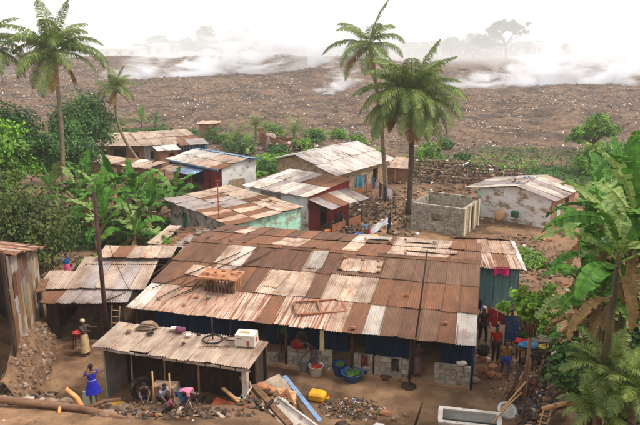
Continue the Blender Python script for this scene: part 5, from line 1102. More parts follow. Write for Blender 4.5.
for k, (x, y, s, mt, lb) in enumerate([(-10.6, 18.75, .24, WHT, 'white block behind the fallen log at the left edge'), (-9.6, 18.75, .18, BLOCK, 'pale cube of broken block behind the fallen log'), (-8.9, 18.9, .2, STONE, 'long brown stone behind the fallen log'), (-8.4, 18.85, .17, STONE, 'brown stone between the log and the girl'), (-10.0, 18.85, .16, STONE, 'clod of earth behind the log by the white block'), (-6.9, 18.5, .16, STONE, 'stone right of the girl at the sawn branch'), (-6.4, 18.3, .2, STONE, 'flat stone among weeds right of the girl'), (-6.7, 17.9, .18, STONE, 'stone at the end of the fallen log')]):
    m = MB(); (m.box(0, 0, s * .5, s * 2.4, s * 1.2, s * 1.1, j=.03) if k < 2 else m.blob((0, 0, s * .3), (s * 1.5, s, s * .7), .22, 8, 5)); tag(m.build('broken_block' if k < 2 else 'stone', mt, None, False, on((x, y)), (0, 0, random.uniform(-.4, .4))), lb, 'block' if k < 2 else 'stone')
# --- tyres and drum under the open shed
def tyre(label, p, rot, R0=.3, r=.1):
    th = thing('tyre', label, 'tyre', p, 0, 'tyres by the open shed'); th.rotation_euler = rot
    n = 18; m = MB(); m.tube([(R0 * math.cos(2 * math.pi * k / n), R0 * math.sin(2 * math.pi * k / n), 0) for k in range(n + 1)], r, 9, False); m.build('casing', BLK, th, True)
tyre('old tyre lying flat in front of the open shed', (-3.95, 19.05, .62), (R(12), R(5), 0), .31, .1); tyre('second tyre under the flat one by the open shed', (-3.85, 19.15, .42), (R(8), R(-4), 0), .31, .1)
tyre('tyre standing upright in the dark of the open shed', (-6.3, 20.35, .75), (R(80), 0, R(20)), .33, .1)
DR = thing('concrete_slab_stack', 'upright grey-brown slab wrapped in sacking under the shed eave', 'slab', (-5.25, 19.55, .25), R(-14))
MB().box(0, 0, .55, .85, .5, 1.1, j=.07).build('slab', pmat('dirty sacking', lin((120, 98, 82)), lin((158, 132, 112)), 3, .95, .5, c3=lin((90, 66, 52)), t3=.6), DR)
for x in (-.32, .3): stick(DR, [(x, -.3, .0), (x + .02, -.28, 1.7)], .025, WOODP, 'stake')
# --- scrap heap beside the shed
SH = [(-2.35, 19.9)]
rr = random.Random(4)
items = [('flattened_sheet', 'large crumpled grey sheet on top of the scrap heap', (-1.7, 20.3, .75), (1.15, .8, .05), (.35, -.25, .6), pmat('bent grey sheet', lin((138, 122, 106)), lin((168, 150, 132)), 2, .8, .2)), ('flattened_sheet', 'tan folded sheet at the right of the scrap heap', (-1.15, 20.1, .6), (.7, .5, .05), (.6, .3, .2), CARD),
         ('broken_board', 'brown board leaning on the right of the scrap heap', (-.95, 19.8, .45), (1.2, .14, .05), (.3, .5, -1.1), BRW), ('broken_board', 'short rusty board in the middle of the scrap heap', (-1.5, 19.7, .7), (.7, .18, .05), (.2, -.4, .4), RUSTM), ('metal_box', 'crushed grey metal box in the scrap heap', (-2.0, 19.6, .65), (.4, .35, .3), (.3, .2, .5), GREYP), ('metal_box', 'small white metal box at the foot of the scrap heap', (-1.3, 19.55, .55), (.3, .3, .35), (.5, -.3, .9), WHT), ('plastic_scrap', 'pale twisted plastic at the back of the scrap heap', (-1.5, 20.8, .6), (.6, .3, .12), (.2, .3, -.5), WHT),
         ('long_beam', 'long brown beam sliding down the scrap heap to the front', (-2.0, 18.95, 1.0), (2.6, .16, .12), (0, .28, -.95), WOOD), ('long_beam', 'second brown beam beside the white panel', (-1.6, 18.75, 1.05), (2.2, .22, .12), (0, .2, -.9), WOOD), ('long_beam', 'cream plank at the bottom of the scrap heap', (-2.5, 18.7, 1.05), (2.2, .12, .06), (0, .2, -.75), WOODP), ('rusty_plate', 'rusty red plate leaning under the shed by the tyres', (-3.1, 19.0, .8), (1.1, .45, .04), (.5, .1, -.4), pmat('red oxide plate', lin((128, 54, 36)), lin((152, 76, 52)), 2, .8, .15))]
for nm, lb, p, s, rot, mt in items:
    m = MB(); n_ = 5; 
    if nm in ('flattened_sheet',):
        vs = [((i / n_ - .5) * s[0], (j / n_ - .5) * s[1], rr.uniform(-.07, .07)) for j in range(n_ + 1) for i in range(n_ + 1)]; fs = [(j * 6 + i, j * 6 + i + 1, j * 6 + i + 7, j * 6 + i + 6) for j in range(n_) for i in range(n_)]; m.add(vs, fs)
        m.add([(v[0], v[1], v[2] - .03) for v in vs], [f[::-1] for f in fs])
    else: m.box(0, 0, 0, *s, j=.02)
    tag(m.build(nm, mt, None, False, p, rot), lb, nm.split('_')[1], 'scrap by the open shed')
for k, (x, y, z, s) in enumerate([(-2.05, 20.05, .95, .2), (-1.75, 19.95, .9, .17)]): tag(MB().blob((0, 0, 0), (s * 1.4, s, s * .8), .15, 9, 6).build('clay_lump', pmat('orange clay', lin((160, 104, 68)), lin((184, 128, 90)), 4, .95, .4), None, True, (x, y, z)), ['bigger', 'smaller'][k] + ' orange clay lump on the scrap heap', 'clay lump')
WCH = thing('broken_pushchair', 'broken metal frame of a pushchair at the foot of the white post', 'frame', (-2.75, 18.9, .75), R(20))
for a, b in [((0, 0, 0), (.5, 0, .75)), ((.05, .4, 0), (.55, .4, .75)), ((0, 0, .0), (.05, .4, 0)), ((.5, 0, .75), (.55, .4, .75)), ((0, .0, .5), (.6, 0, .05)), ((.25, 0, .38), (.3, .4, .38))]: stick(WCH, [a, b], .022, GREYP, 'bar', 6)
for k in range(2): MB().tube([(.1 + .5 * k + .13 * math.cos(a * .524), -.05, .13 * math.sin(a * .524)) for a in range(13)], .025, 6, False).build('wheel', BLK if k else WHT, WCH, True)
random.seed(31)
def rubble_heap(name, label, c, rx, ry, h, n, s0, s1, seed):
    q = np.random.RandomState(seed); r_ = np.sqrt(q.uniform(0, 1, n)); a = q.uniform(0, 6.28, n); m = MB()
    for i in range(n):
        x = c[0] + r_[i] * rx * math.cos(a[i]); y = c[1] + r_[i] * ry * math.sin(a[i]); z = gz(x, y) + h * (1 - r_[i] ** 1.6) * q.uniform(.3, 1); s = q.uniform(s0, s1)
        cc = tuple(PALS[q.choice(len(PALS), p=PW)] * (1.0))
        M = Matrix.Translation((x, y, z)) @ Euler((q.uniform(-.6, .6), q.uniform(-.6, .6), q.uniform(0, 3))).to_matrix().to_4x4()
        if i % 3 == 0: m.box(0, 0, 0, s * q.uniform(1.5, 5), s * .5, s * .35, M=M, c=cc)
        else: m.blob((0, 0, 0), (s, s * q.uniform(.5, 1), s * q.uniform(.2, .6)), .25, 6, 4, c=cc, M=M)
    o = m.build(name, SCRAP, None, False); tag(o, label, None, None, 'stuff'); return o
rubble_heap('scrap_rubble', 'broken bits filling the scrap heap beside the open shed', (-1.85, 19.75), 1.15, 1.35, .95, 620, .05, .2, 1)
rubble_heap('shed_litter', 'dark odds and ends littering the floor of the open shed', (-5.2, 19.75), 2.5, .85, .5, 800, .05, .18, 2)
rubble_heap('bank_rubble', 'earth clods and rubbish along the front bank below the children', (-4.6, 18.0), 2.6, .45, .12, 260, .04, .13, 3)
rubble_heap('yard_scrap_rubble', 'tangled scrap and rags heaped in the right yard', (9.2, 22.2), 1.6, 1.7, .55, 700, .06, .22, 4)
rubble_heap('brushwood_rubble', 'dark litter and broken wood on the lower right slope', (8.5, 19.8), 1.7, 1.4, .4, 700, .05, .2, 5)
rubble_heap('firewood_litter', 'split firewood and litter in the yard behind the long house', (4.2, 37.5), 1.7, 2.0, .5, 420, .08, .2, 6)
rubble_heap('washing_litter', 'pots, rags and plastic scattered by the lean-to of the white house', (1.8, 42.8), 1.7, 2.8, .35, 360, .07, .19, 7)
rubble_heap('left_clods', 'heaped earth clods under the stone bank at the left', (-10.6, 20.6), 1.3, .9, .3, 200, .06, .2, 8)
rubble_heap('hut_rubble', 'rubbish and broken timber around the collapsed hut', (-3.5, 78.8), 4.2, 2.6, .9, 320, .1, .4, 9)
rubble_heap('timber_heap', 'old timber and branches piled on a tumbled roof behind the long house', (-8.6, 37.4), 1.9, 1.6, 1.5, 420, .08, .22, 10)
rubble_heap('thatch_heap', 'dry brushwood and rags heaped against the collapsed thatch shelter', (5.0, 61.5), 4.5, 3.0, 1.2, 500, .1, .34, 11)
rubble_heap('roadside_rubble', 'stones and rubbish below the peeling white house', (13.4, 38.5), 2.2, 3.4, .2, 200, .05, .16, 12)
rubble_heap('bank_stones', 'stones and clods tumbled along the foot of the left bank', (-11.5, 21.6), 1.0, 2.4, .15, 260, .05, .16, 21)
rubble_heap('lane_litter', 'sticks, stones and scraps littering the lane beside the block building', (11.0, 50.5), 7.5, 7.0, .12, 620, .06, .2, 14)
rubble_heap('court_litter', 'firewood and rubbish strewn around the drying yard', (4.2, 46.5), 3.4, 7.0, .18, 620, .06, .19, 15)
rubble_heap('slope_litter', 'stones and rags littering the bare slope right of the teal shack', (12.2, 33.5), 3.4, 4.5, .12, 420, .05, .15, 16)
rubble_heap('dry_brush', 'dry sticks and brush tangled along the foot of the dump', (9.5, 64.5), 12, 6.5, .9, 1700, .08, .3, 17)
rubble_heap('hut_lane_litter', 'rubbish between the tin roofs and the red and white house', (-13.0, 52.0), 4.5, 5.0, .25, 500, .07, .2, 18)
rubble_heap('backyard_litter', 'scraps lying on the earth behind the stepped shed', (-12.2, 32.0), 2.6, 1.8, .15, 260, .05, .15, 19)
rubble_heap('path_litter', 'stones along the path at the right end of the long house', (7.4, 22.0), 1.2, 3.0, .06, 260, .03, .1, 20)
rubble_heap('brown_chips', 'reddish wood chips spread on the yard before the parapet', (1.1, 20.2), 1.2, .75, .08, 420, .03, .09, 13)
# --- brick and stone odds in the yard middle
for k, (x, y, s, mt, lb) in enumerate([(2.3, 19.9, .16, BRICKM, 'broken brick at the right of the wood chips'), (2.6, 19.6, .14, STONE, 'flat stone right of the broken brick'), (3.0, 19.8, .1, STONE, 'small stone near the bent stick'), (5.9, 22.1, .17, STONE, 'stone at the foot of the blue corner post')]):
    tag(MB().blob((0, 0, s * .4), (s * 1.3, s, s * .7), .2, 8, 5).build('stone', mt, None, False, on((x, y)), (0, 0, k)), lb, 'stone')
tag(stick(None, [on((3.15, 19.0)), on((3.3, 19.1), .45), on((3.45, 19.2), .9)], [.05, .04, .02], WOODD, 'bent_stick'), 'bent dark stick poking up from the yard in front', 'stick')
for (x, y, s, mt, nm, lb, ct) in [(1.45, 18.85, .2, TQ, 'green_rag', 'green rag at the bottom edge of the yard', 'rag'), (2.0, 18.95, .2, GREYP, 'crushed_can', 'crushed grey can beside the green rag', 'can'), (2.35, 18.85, .17, YEL, 'yellow_rag', 'yellow-green rag at the bottom edge of the yard', 'rag'), (.75, 19.1, .2, METAL, 'dark_rag', 'dark rag left of the green rag', 'rag'), (2.55, 22.35, .2, WOODD, 'dark_stump', 'dark stump against the parapet right of the basins', 'stump')]:
    tag(MB().blob((0, 0, s * .4), (s * 1.3, s, s * .6), .25, 9, 5).build(nm, mt, None, True, on((x, y))), lb, ct)
HC = thing('yellow_hanging_cloth', 'pale yellow cloth hanging from the verandah eave', 'cloth', (.0, 23.0, 1.75), R(-14)); cloth(HC, (0, 0, 0), (.16, 0, 0), .95, pmat('pale yellow cloth', lin((196, 186, 120)), lin((214, 206, 150)), 3, .9, 0), seed=5, n=4)
for k, (u_, h_, mt, lb) in enumerate([(11.1, .55, BLK, 'dark cloth hung over the block parapet'), (9.9, .5, plastic('maroon cloth', lin((84, 30, 32)), .9), 'maroon cloth draped on the parapet behind the basins')]):
    M = Matrix.Translation((-7.93, 24.87, 0)) @ Matrix.Rotation(R(-14.3), 4, 'Z'); p = M @ Vector((u_, .1, .92)); t_ = thing('draped_cloth', lb, 'cloth', tuple(p), R(-14.3)); cloth(t_, (-.12, 0, 0), (.16, 0, 0), h_, mt, seed=k + 7, n=4, sway=.02)
M = Matrix.Translation((-7.93, 24.87, 0)) @ Matrix.Rotation(R(-14.3), 4, 'Z')
tag(MB().blob((0, 0, .08), (.22, .12, .1), .2, 9, 5).build('white_rag', WHT, None, True, tuple(M @ Vector((13.6, .22, .9)))), 'white rag on the end of the right-hand parapet', 'rag')
# --- clay pots stack at the right corner
for k, (x, y, z, s, lb) in enumerate([(6.35, 22.6, .25, .26, 'orange clay lump nearest the blue corner post'), (6.6, 22.35, .2, .22, 'rounded clay lump at the front of the corner heap'), (6.35, 22.75, .62, .24, 'clay lump on top of the corner heap'), (6.75, 22.7, .3, .25, 'right-hand clay lump of the corner heap'), (6.9, 22.3, .15, .16, 'small clay lump fallen by the path'), (6.15, 22.9, .9, .2, 'highest clay lump beside the blue post')]):
    tag(MB().blob((0, 0, 0), (s * .75, s * .6, s * .7), .25, 8, 5).build('clay_lump', BRICKM, None, False, (x, y, z)), lb, 'clay lump', 'clay lumps at the house corner')
BT = thing('black_tub', 'black tub with green inside on the corner clay heap', 'tub', (6.3, 22.55, .95), 0); MB().pot([(.2, 0), (.24, .28), (.22, .27), (.18, .05)], 14).build('bowl', BLK, BT, True)
# --- washing line in the right-hand yard
WL = thing('washing_line', 'washing line of blue, white, red and navy cloths in the right-hand yard', 'washing line', (0, 0, 0), 0)
LP = [Vector(q) for q in ((6.15, 27.3, 2.35), (6.75, 26.2, 1.95), (7.15, 25.4, 1.7), (7.75, 24.7, 1.6), (8.6, 24.2, 1.75))]
stick(WL, [tuple(q) for q in LP], .012, METAL, 'line', 5)
for k, (i, f0, f1, dr, c) in enumerate([(0, .15, .5, .75, (44, 56, 120)), (0, .5, .8, .6, (206, 204, 210)), (0, .82, 1.0, .55, (110, 30, 70)), (1, .1, .6, .5, (60, 110, 190)), (1, .62, .95, .35, (216, 206, 200)), (2, .05, .55, .7, (190, 44, 44)), (2, .6, .98, .45, (120, 40, 44)), (3, .0, .6, 1.25, (34, 66, 104)), (3, .62, .95, .6, (60, 50, 56))]):
    cloth(WL, tuple(LP[i].lerp(LP[i + 1], f0)), tuple(LP[i].lerp(LP[i + 1], f1)), dr, plastic('washing %d' % k, lin(c), .95), 'garment', seed=k, n=5)
for q in (LP[0], LP[-1]): stick(WL, [(q.x, q.y, gz(q.x, q.y)), tuple(q)], .035, WOOD, 'post')
PC = thing('pink_cloth', 'bright pink cloth hung over the eave of the teal shack', 'cloth', (8.85, 29.0, 2.2), R(-6)); cloth(PC, (-.5, -.05, .03), (.2, -.05, .03), .42, PNK, seed=11); 
# far washing line
WL2 = thing('washing_line', 'line of dark and white washing strung beside the coconut palm trunk', 'washing line', (0, 0, 0), 0)
LP = [Vector(q) for q in ((4.3, 52.5, 2.0), (5.0, 49.8, 1.7), (5.7, 46.8, 1.9))]
stick(WL2, [tuple(q) for q in LP], .015, METAL, 'line', 5)
for k, (i, f0, f1, dr, c) in enumerate([(0, .1, .3, .9, (60, 84, 130)), (0, .4, .55, .7, (170, 170, 180)), (0, .7, .9, 1.1, (50, 50, 62)), (1, .1, .28, 1.2, (48, 44, 52)), (1, .4, .7, .75, (220, 206, 214)), (1, .8, .92, 1.2, (110, 80, 66))]):
    cloth(WL2, tuple(LP[i].lerp(LP[i + 1], f0)), tuple(LP[i].lerp(LP[i + 1], f1)), dr, plastic('far washing %d' % k, lin(c), .95), 'garment', seed=k + 20, n=5)
for q in (LP[0], LP[-1]): stick(WL2, [(q.x, q.y, gz(q.x, q.y)), tuple(q)], .04, WOOD, 'post')
for k, (p, c, lb) in enumerate([((3.0, 53.2), (60, 130, 190), 'blue and teal clothes hanging on the wall post of the gable house')]):
    t_ = thing('hanging_clothes', lb, 'clothes', on(p), R(20)); cloth(t_, (0, 0, 1.8), (.5, 0, 1.8), 1.2, plastic('teal shirt', lin((60, 140, 150)), .9), 'shirt', seed=1); cloth(t_, (.55, .05, 1.8), (.95, .05, 1.8), 1.0, LBL, 'shirt', seed=2); stick(t_, [(-.1, 0, 1.82), (1.05, 0, 1.82)], .02, WOOD, 'rail'); stick(t_, [(-.08, 0, 0), (-.08, 0, 1.85)], .03, WOOD, 'post'); stick(t_, [(1.03, 0, 0), (1.03, 0, 1.85)], .03, WOOD, 'post')
# --- right yard: frames, fences, lattice, table, cloths
TBL = thing('scrap_covered_table', 'rickety table heaped with coloured rags under the papaya', 'table', on((8.7, 23.0)), R(-8))
MB().box(0, 0, .72, 1.9, .8, .05).build('top', WOOD, TBL)
for x in (-.85, .85):
    for y in (-.33, .33): stick(TBL, [(x, y, 0), (x, y, .7)], .035, WOODD, 'leg')
tz = TBL.location.z
for k, (dx, dy, s, c, nm, lb) in enumerate([(-.75, .1, .22, (200, 44, 40), 'red_rag', 'red rag on the rickety table'), (-.55, -.2, .26, (60, 140, 190), 'blue_sack', 'turquoise sack at the front of the rickety table'), (.1, .12, .36, (120, 118, 100), 'grey_sack', 'grey-green sack lying on the rickety table'), (-.1, -.22, .2, (206, 176, 60), 'yellow_rag', 'yellow cloth scrap on the rickety table'), (.6, -.1, .2, (214, 206, 200), 'white_bag', 'white bag at the right of the rickety table'), (.75, .2, .16, (210, 160, 50), 'orange_can', 'small orange can at the end of the rickety table')]):
    tag(MB().blob((0, 0, s * .45), (s * 1.25, s * .9, s * .5), .42, 10, 6).build(nm, plastic('rag %d' % k, tuple(q * .6 for q in lin(c)), .95), None, False, (8.7 + dx, 23.0 + dy - dx * .14, tz + .75)), lb, nm.split('_')[1], 'rags on the table')
CB = thing('bed_frame', 'iron bed frame standing behind the litter in the right yard', 'bed frame', on((9.3, 21.9)), R(-5), None)
for x in (-.8, -.25, .3, .8): stick(CB, [(x, 0, .0), (x, 0, 1.1)], .022, METAL, 'bar')
for z in (.55, 1.1): stick(CB, [(-.8, 0, z), (.8, 0, z)], .026, METAL, 'rail')
for x in (-.8, .8): stick(CB, [(x, 0, .5), (x, -.9, .5)], .026, METAL, 'side_rail')
LT = thing('wooden_lattice', 'pale wooden lattice of crossed slats leaning in the lower right', 'lattice', (7.05, 18.35, gz(7.05, 18.35) + .1), R(-38)); LT.rotation_euler = Euler((R(38), 0, R(-32)))
for k in range(6): plank(LT, (k * .24, 0, .0), (k * .24, 1.1, .0), .05, .025, WOODP, 'slat')
for k in range(5): plank(LT, (-.08, .06 + k * .24, .028), (1.3, .06 + k * .24, .028), .05, .025, WOODP, 'slat')
DF = thing('stick_fence', 'tumbledown fence of slanting sticks around the papaya trunk', 'fence', on((6.6, 20.6)), 0)
for k in range(9):
    x = -.3 + k * .17; stick(DF, [(x, -.5 + .1 * k, 0), (x + random.uniform(.3, .8), -.1 + .1 * k, random.uniform(.7, 1.5))], .028, [WOOD, WOODD][k % 2], 'stick', 6)
stick(DF, [(-.6, -1.2, .15), (.7, -.2, .95)], .035, WOODP, 'rail'); stick(DF, [(-.2, .2, .5), (1.3, .6, .7)], .03, WOOD, 'rail')
for k, (a, b, r_, mt, lb) in enumerate([((6.9, 19.3, .2), (7.25, 20.0, 2.1), .035, WOOD, 'upright stick beside the papaya trunk'), ((5.6, 18.4, .6), (6.9, 19.6, 1.0), .03, WOODP, 'pale stick slanting up from the white-rimmed tank'), ((7.9, 20.0, .9), (9.8, 21.0, 1.25), .06, WOOD, 'brown branch lying across the lower right slope'), ((8.0, 19.6, .95), (9.9, 20.1, 1.3), .07, WOOD, 'thick brown branch below the first on the right slope'), ((7.7, 19.2, .9), (9.5, 19.3, 1.45), .05, WOODD, 'dark branch lowest on the right slope'), ((7.3, 18.6, 1.0), (8.5, 18.2, 1.5), .09, WOODP, 'stubby pale log near the lattice'), ((8.4, 23.8, .2), (8.45, 23.8, 2.0), .04, WOODD, 'dark post behind the rickety table'), ((8.75, 24.0, .2), (8.8, 24.0, 2.1), .04, WOODD, 'second dark post behind the rickety table')]):
    tag(stick(None, [a, tuple(Vector(a).lerp(Vector(b), .5) + Vector((.02, .03, .05))), b], r_, mt, 'branch'), lb, 'branch', 'sticks in the right yard')
WHL = thing('wheel_rim', 'pale old wheel rim lying by the papaya trunk', 'wheel rim', on((6.55, 19.85), .12), 0); WHL.rotation_euler = (R(25), R(10), 0)
MB().tube([(.3 * math.cos(a * .3927), .3 * math.sin(a * .3927), 0) for a in range(17)], .07, 7, False).build('rim', GREYP, WHL, True); MB().lathe([(.25, -.02), (.25, .0), (.08, .04), (.05, .05)], 14).build('disc', GREYP, WHL)
SD = thing('overturned_barrow', 'overturned barrow with a pink-brown bed on the slope right of the papaya', 'barrow', on((12.3, 29.8)), R(-10))
MB().box(0, 0, .28, 1.3, .55, .1, j=.03).build('bed', pmat('faded pink board', lin((176, 126, 106)), lin((196, 150, 130)), 2), SD)
for x in (-.55, .55): MB().tube([(x, .28 + 0 * a, .16) if False else (x + .16 * math.cos(a * .524), .3, .17 + .16 * math.sin(a * .524)) for a in range(13)], .03, 6, False).build('wheel', BLK, SD, True)
stick(SD, [(.6, 0, .3), (1.0, .05, .85)], .03, METAL, 'handle')
# --- stick frames on the dump edge (collapsed thatch shelters)
def stickframe(label, p, rz, wd, dp, nx_, ny_, h=.9):
    th = thing('shelter_skeleton', label, 'shelter', on(p), rz, 'pole frames at the dump edge')
    for k in range(nx_): stick(th, [(wd * k / (nx_ - 1), 0, h * .6 + random.uniform(-.1, .1)), (wd * k / (nx_ - 1) + random.uniform(-.7, .7), dp * random.uniform(.6, 1.05), h * 1.15 + random.uniform(-.1, .1))], .035, WOOD, 'rafter', 5)
    for k in range(ny_): f = k / (ny_ - 1); stick(th, [(-.3, dp * f, h * (.65 + .6 * f) + .07), (wd + .3, dp * f + random.uniform(-.15, .15), h * (.65 + .6 * f) + .07)], .035, WOODD, 'batten', 5)
    for x in (0, wd):
        for y in (0, dp): stick(th, [(x, y, -.3), (x, y, h * (.62 + .6 * y / dp))], .06, WOODD, 'post', 6)
stickframe('stick rafters of a shelter right of the oil palm trunk', (8.2, 58.5), R(-20), 5.5, 5.0, 9, 5); stickframe('second skeleton of sticks nearer the peeling house', (13.0, 56.5), R(-15), 4.5, 6.0, 8, 6, .7)
TS = thing('thatch_shelter', 'collapsed low shelter with a rag-covered roof behind the coconut palm', 'shelter', on((4.0, 59.5)), R(-15))
slope_ = roof_frame(TS, [((0, 0, 1.5), (4.5, 0, 1.5)), ((0, 2.5, 2.0), (4.5, 2.5, 2.0))]); slope(slope_, (-.2, -.3, 1.5), (1, 0, 0), (0, 3.0, .55), 4.8, ["TYTPT"], jit=6)
wall(TS, (0, .1), (4.4, .1), -.3, 1.45, 1.45, .12, OCHRE, [(1.5, 2.2, -.3, 1.2)]); wall(TS, (4.4, .1), (4.4, 2.6), -.3, 1.45, 1.9, .12, DARKW); wall(TS, (0, 2.6), (0, .1), -.3, 1.9, 1.45, .12, DARKW)
# --- timber lean-to next to the long house
TL = thing('tumbled_timber_roof', 'tumbled tin and timber roof heaped with branches left of the long house ridge', 'roof wreck', on((-9.9, 36.2)), R(-25))
rfx = roof_frame(TL, [((0, 0, 1.0), (3.2, 0, .9))]); slope(rfx, (-.2, -.2, 1.0), (1, 0, 0), (0, 2.6, .5), 3.4, ["TRYT"], jit=7)
for x, y in ((0, 0), (3.1, 0), (0, 2.2), (3.1, 2.2)): stick(TL, [(x, y, -.2), (x, y, 1.0 + y * .18)], .05, WOODD, 'post')
for k in range(12): a = random.uniform(-.5, .5); x = random.uniform(0, 2.4); y = random.uniform(0, 2); stick(TL, [(x, y, 1.2 + y * .2), (x + 1.4 * math.cos(a), y + 1.4 * math.sin(a), 1.35 + y * .2)], .045, WOOD, 'branch', 5)
tag(MB().blob((0, 0, .3), (.75, .5, .35), .15, 12, 7).build('dark_tarpaulin', plastic('dark tarp', lin((44, 46, 56)), .7), None, True, on((-7.2, 34.4))), 'dark tarpaulin bundle at the upper left corner of the long house', 'tarpaulin')
for k, (x, y, c, lb) in enumerate([(.6, 42.0, (220, 110, 40), 'orange basin among the washing by the white house'), (1.3, 43.6, (210, 206, 204), 'white basin among the washing by the white house'), (2.6, 41.2, (60, 110, 180), 'blue basin near the bench behind the long house')]):
    basin(lb, (x, y), .3, .25, plastic('far basin %d' % k, lin(c)))
BN = thing('low_bench', 'low dark wooden bench on the pale patch behind the long house', 'bench', on((1.9, 39.4)), R(-25)); MB().box(0, 0, .42, 1.5, .3, .05).build('seat', WOODD, BN)
for x in (-.6, .6): MB().box(x, 0, .2, .07, .26, .4).build('leg', WOODD, BN)
tag(MB().blob((0, 0, .25), (.3, .26, .26), .12, 10, 6).build('cream_sack', plastic('cream sack', lin((214, 196, 150)), .9), None, True, on((-.1, 37.4))), 'cream sack on the ground by the lean-to posts', 'sack')
tag(MB().blob((0, 0, .2), (.3, .22, .24), .12, 10, 6).build('yellow_sack', YEL, None, True, on((3.6, 40.6))), 'yellow sack by the firewood behind the long house', 'sack')
tag(MB().box(0, 0, .22, .5, .35, .4, j=.03).build('green_cloth', plastic('dark green cloth', lin((30, 84, 60)), .9), None, False, on((14.0, 44.35), .55), (.3, 0, R(-40))), 'dark green cloth propped on the peeling white wall', 'cloth')
tag(MB().blob((0, 0, .45), (.4, .12, .45), .08, 14, 7).build('woven_tray', CARD, None, True, on((13.1, 45.2)), (-.2, 0, R(-40))), 'round tan tray leaning on the peeling white wall', 'tray')
for k, (a, lb) in enumerate([((48, 100), 'a'), ]): pass
# --- kitchen bits beside the woman at the left
ST = thing('stool_with_basin', 'low stand with a red basin beside the dark shed', 'stand', on((-10.25, 24.9)), 0)
for x in (-.2, .2):
    for y in (-.15, .15): stick(ST, [(x, y, 0), (x * .8, y * .8, .55)], .02, WOODD, 'leg')
MB().box(0, 0, .56, .5, .4, .03).build('top', WOODD, ST); basin('red basin on the low stand beside the dark shed', (-10.25, 24.9), .22, .16, RED, None, z=ST.location.z + .58)
tag(MB().blob((0, 0, .2), (.4, .3, .28), .15, 10, 6).build('boulder', STONE, None, True, on((-11.1, 23.2))), 'grey boulder at the foot of the stone bank', 'boulder')
for k, (x, y, c, nm, lb) in enumerate([(-11.35, 22.3, (40, 40, 44), 'bucket', 'black bucket by the stone bank'), (-11.75, 22.2, (214, 180, 60), 'bucket', 'yellow pail beside the black bucket')]):
    basin(lb, (x, y), .17, .3, plastic('pail %d' % k, lin(c)), None, 'bucket')
tag(MB().box(0, 0, .3, .55, .05, .6, j=.02).build('glass_panel', pmat('dull green glass', lin((130, 146, 130)), lin((150, 160, 146)), 2, .3, .05), None, False, on((-8.15, 20.15)), (-.15, 0, R(-16))), 'dull greenish panel leaning at the left corner of the open shed', 'panel')

# ================================================================ people
SKIN = pmat('brown skin', lin((78, 52, 40)), lin((98, 66, 50)), 6, .45, .05, spec=.5)
HAIR = pmat('black hair', lin((22, 19, 18)), lin((32, 28, 26)), 20, .8, .3)
EYEW = pmat('eye', lin((230, 226, 220)), None, 3, .3, 0)
STAND = dict(pelvis=(0, 0, .95), spine=(0, .01, 1.13), chest=(0, .015, 1.32), neck=(0, .01, 1.46), jaw=(0, -.015, 1.535), head=(0, 0, 1.635),
             shL=(.175, .01, 1.39), elL=(.225, .03, 1.12), wrL=(.24, -.04, .88), shR=(-.175, .01, 1.39), elR=(-.225, .03, 1.12), wrR=(-.24, -.04, .88),
             hiL=(.09, 0, .91), knL=(.1, -.02, .5), anL=(.1, .02, .08), toL=(.11, -.14, .035), hiR=(-.09, 0, .91), knR=(-.1, -.02, .5), anR=(-.1, .02, .08), toR=(-.11, -.14, .035))
RAD = dict(pelvis=(.14, .105), spine=(.125, .09), chest=(.15, .105), neck=(.052, .055), jaw=(.07, .08), head=(.082, .098), shL=(.062, .06), elL=.042, wrL=.03, shR=(.062, .06), elR=.042, wrR=.03,
           hiL=.085, knL=.058, anL=.04, toL=(.04, .028), hiR=.085, knR=.058, anR=.04, toR=(.04, .028))
EDG = [('pelvis', 'spine'), ('spine', 'chest'), ('chest', 'neck'), ('neck', 'jaw'), ('jaw', 'head'), ('chest', 'shL'), ('shL', 'elL'), ('elL', 'wrL'), ('chest', 'shR'), ('shR', 'elR'), ('elR', 'wrR'),
       ('pelvis', 'hiL'), ('hiL', 'knL'), ('knL', 'anL'), ('anL', 'toL'), ('pelvis', 'hiR'), ('hiR', 'knR'), ('knR', 'anR'), ('anR', 'toR')]
def skin_obj(name, V, E, rad, mat, parent, root=0, sub=2):
    me = bpy.data.meshes.new(name); me.from_pydata([tuple(v) for v in V], E, []); o = link(name, me, parent); me.materials.append(mat)
    o.modifiers.new('Skin', 'SKIN'); sv = me.skin_vertices[0].data
    for i, r in enumerate(rad): sv[i].radius = r if isinstance(r, tuple) else (r, r); sv[i].use_root = (i == root)
    o.modifiers['Skin'].use_smooth_shade = True
    s = o.modifiers.new('Sub', 'SUBSURF'); s.levels = sub; s.render_levels = sub; return o
def loft(rings, n=16, fold=.0, seed=0):
    """rings: (center, rx, ry) joined to a garment tube"""
    m = MB(); vs = []; fs = []; rnd = random.Random(seed); ph = rnd.uniform(0, 6)
    for j, (c, rx, ry) in enumerate(rings):
        for k in range(n):
            t = 2 * math.pi * k / n; f = 1 + fold * (j / len(rings)) * math.sin(t * 5 + ph) ; vs.append((c[0] + rx * f * math.cos(t), c[1] + ry * f * math.sin(t), c[2]))
    for j in range(len(rings) - 1):
        for k in range(n): fs.append((j * n + k, j * n + (k + 1) % n, (j + 1) * n + (k + 1) % n, (j + 1) * n + k))
    m.add(vs, fs); return m
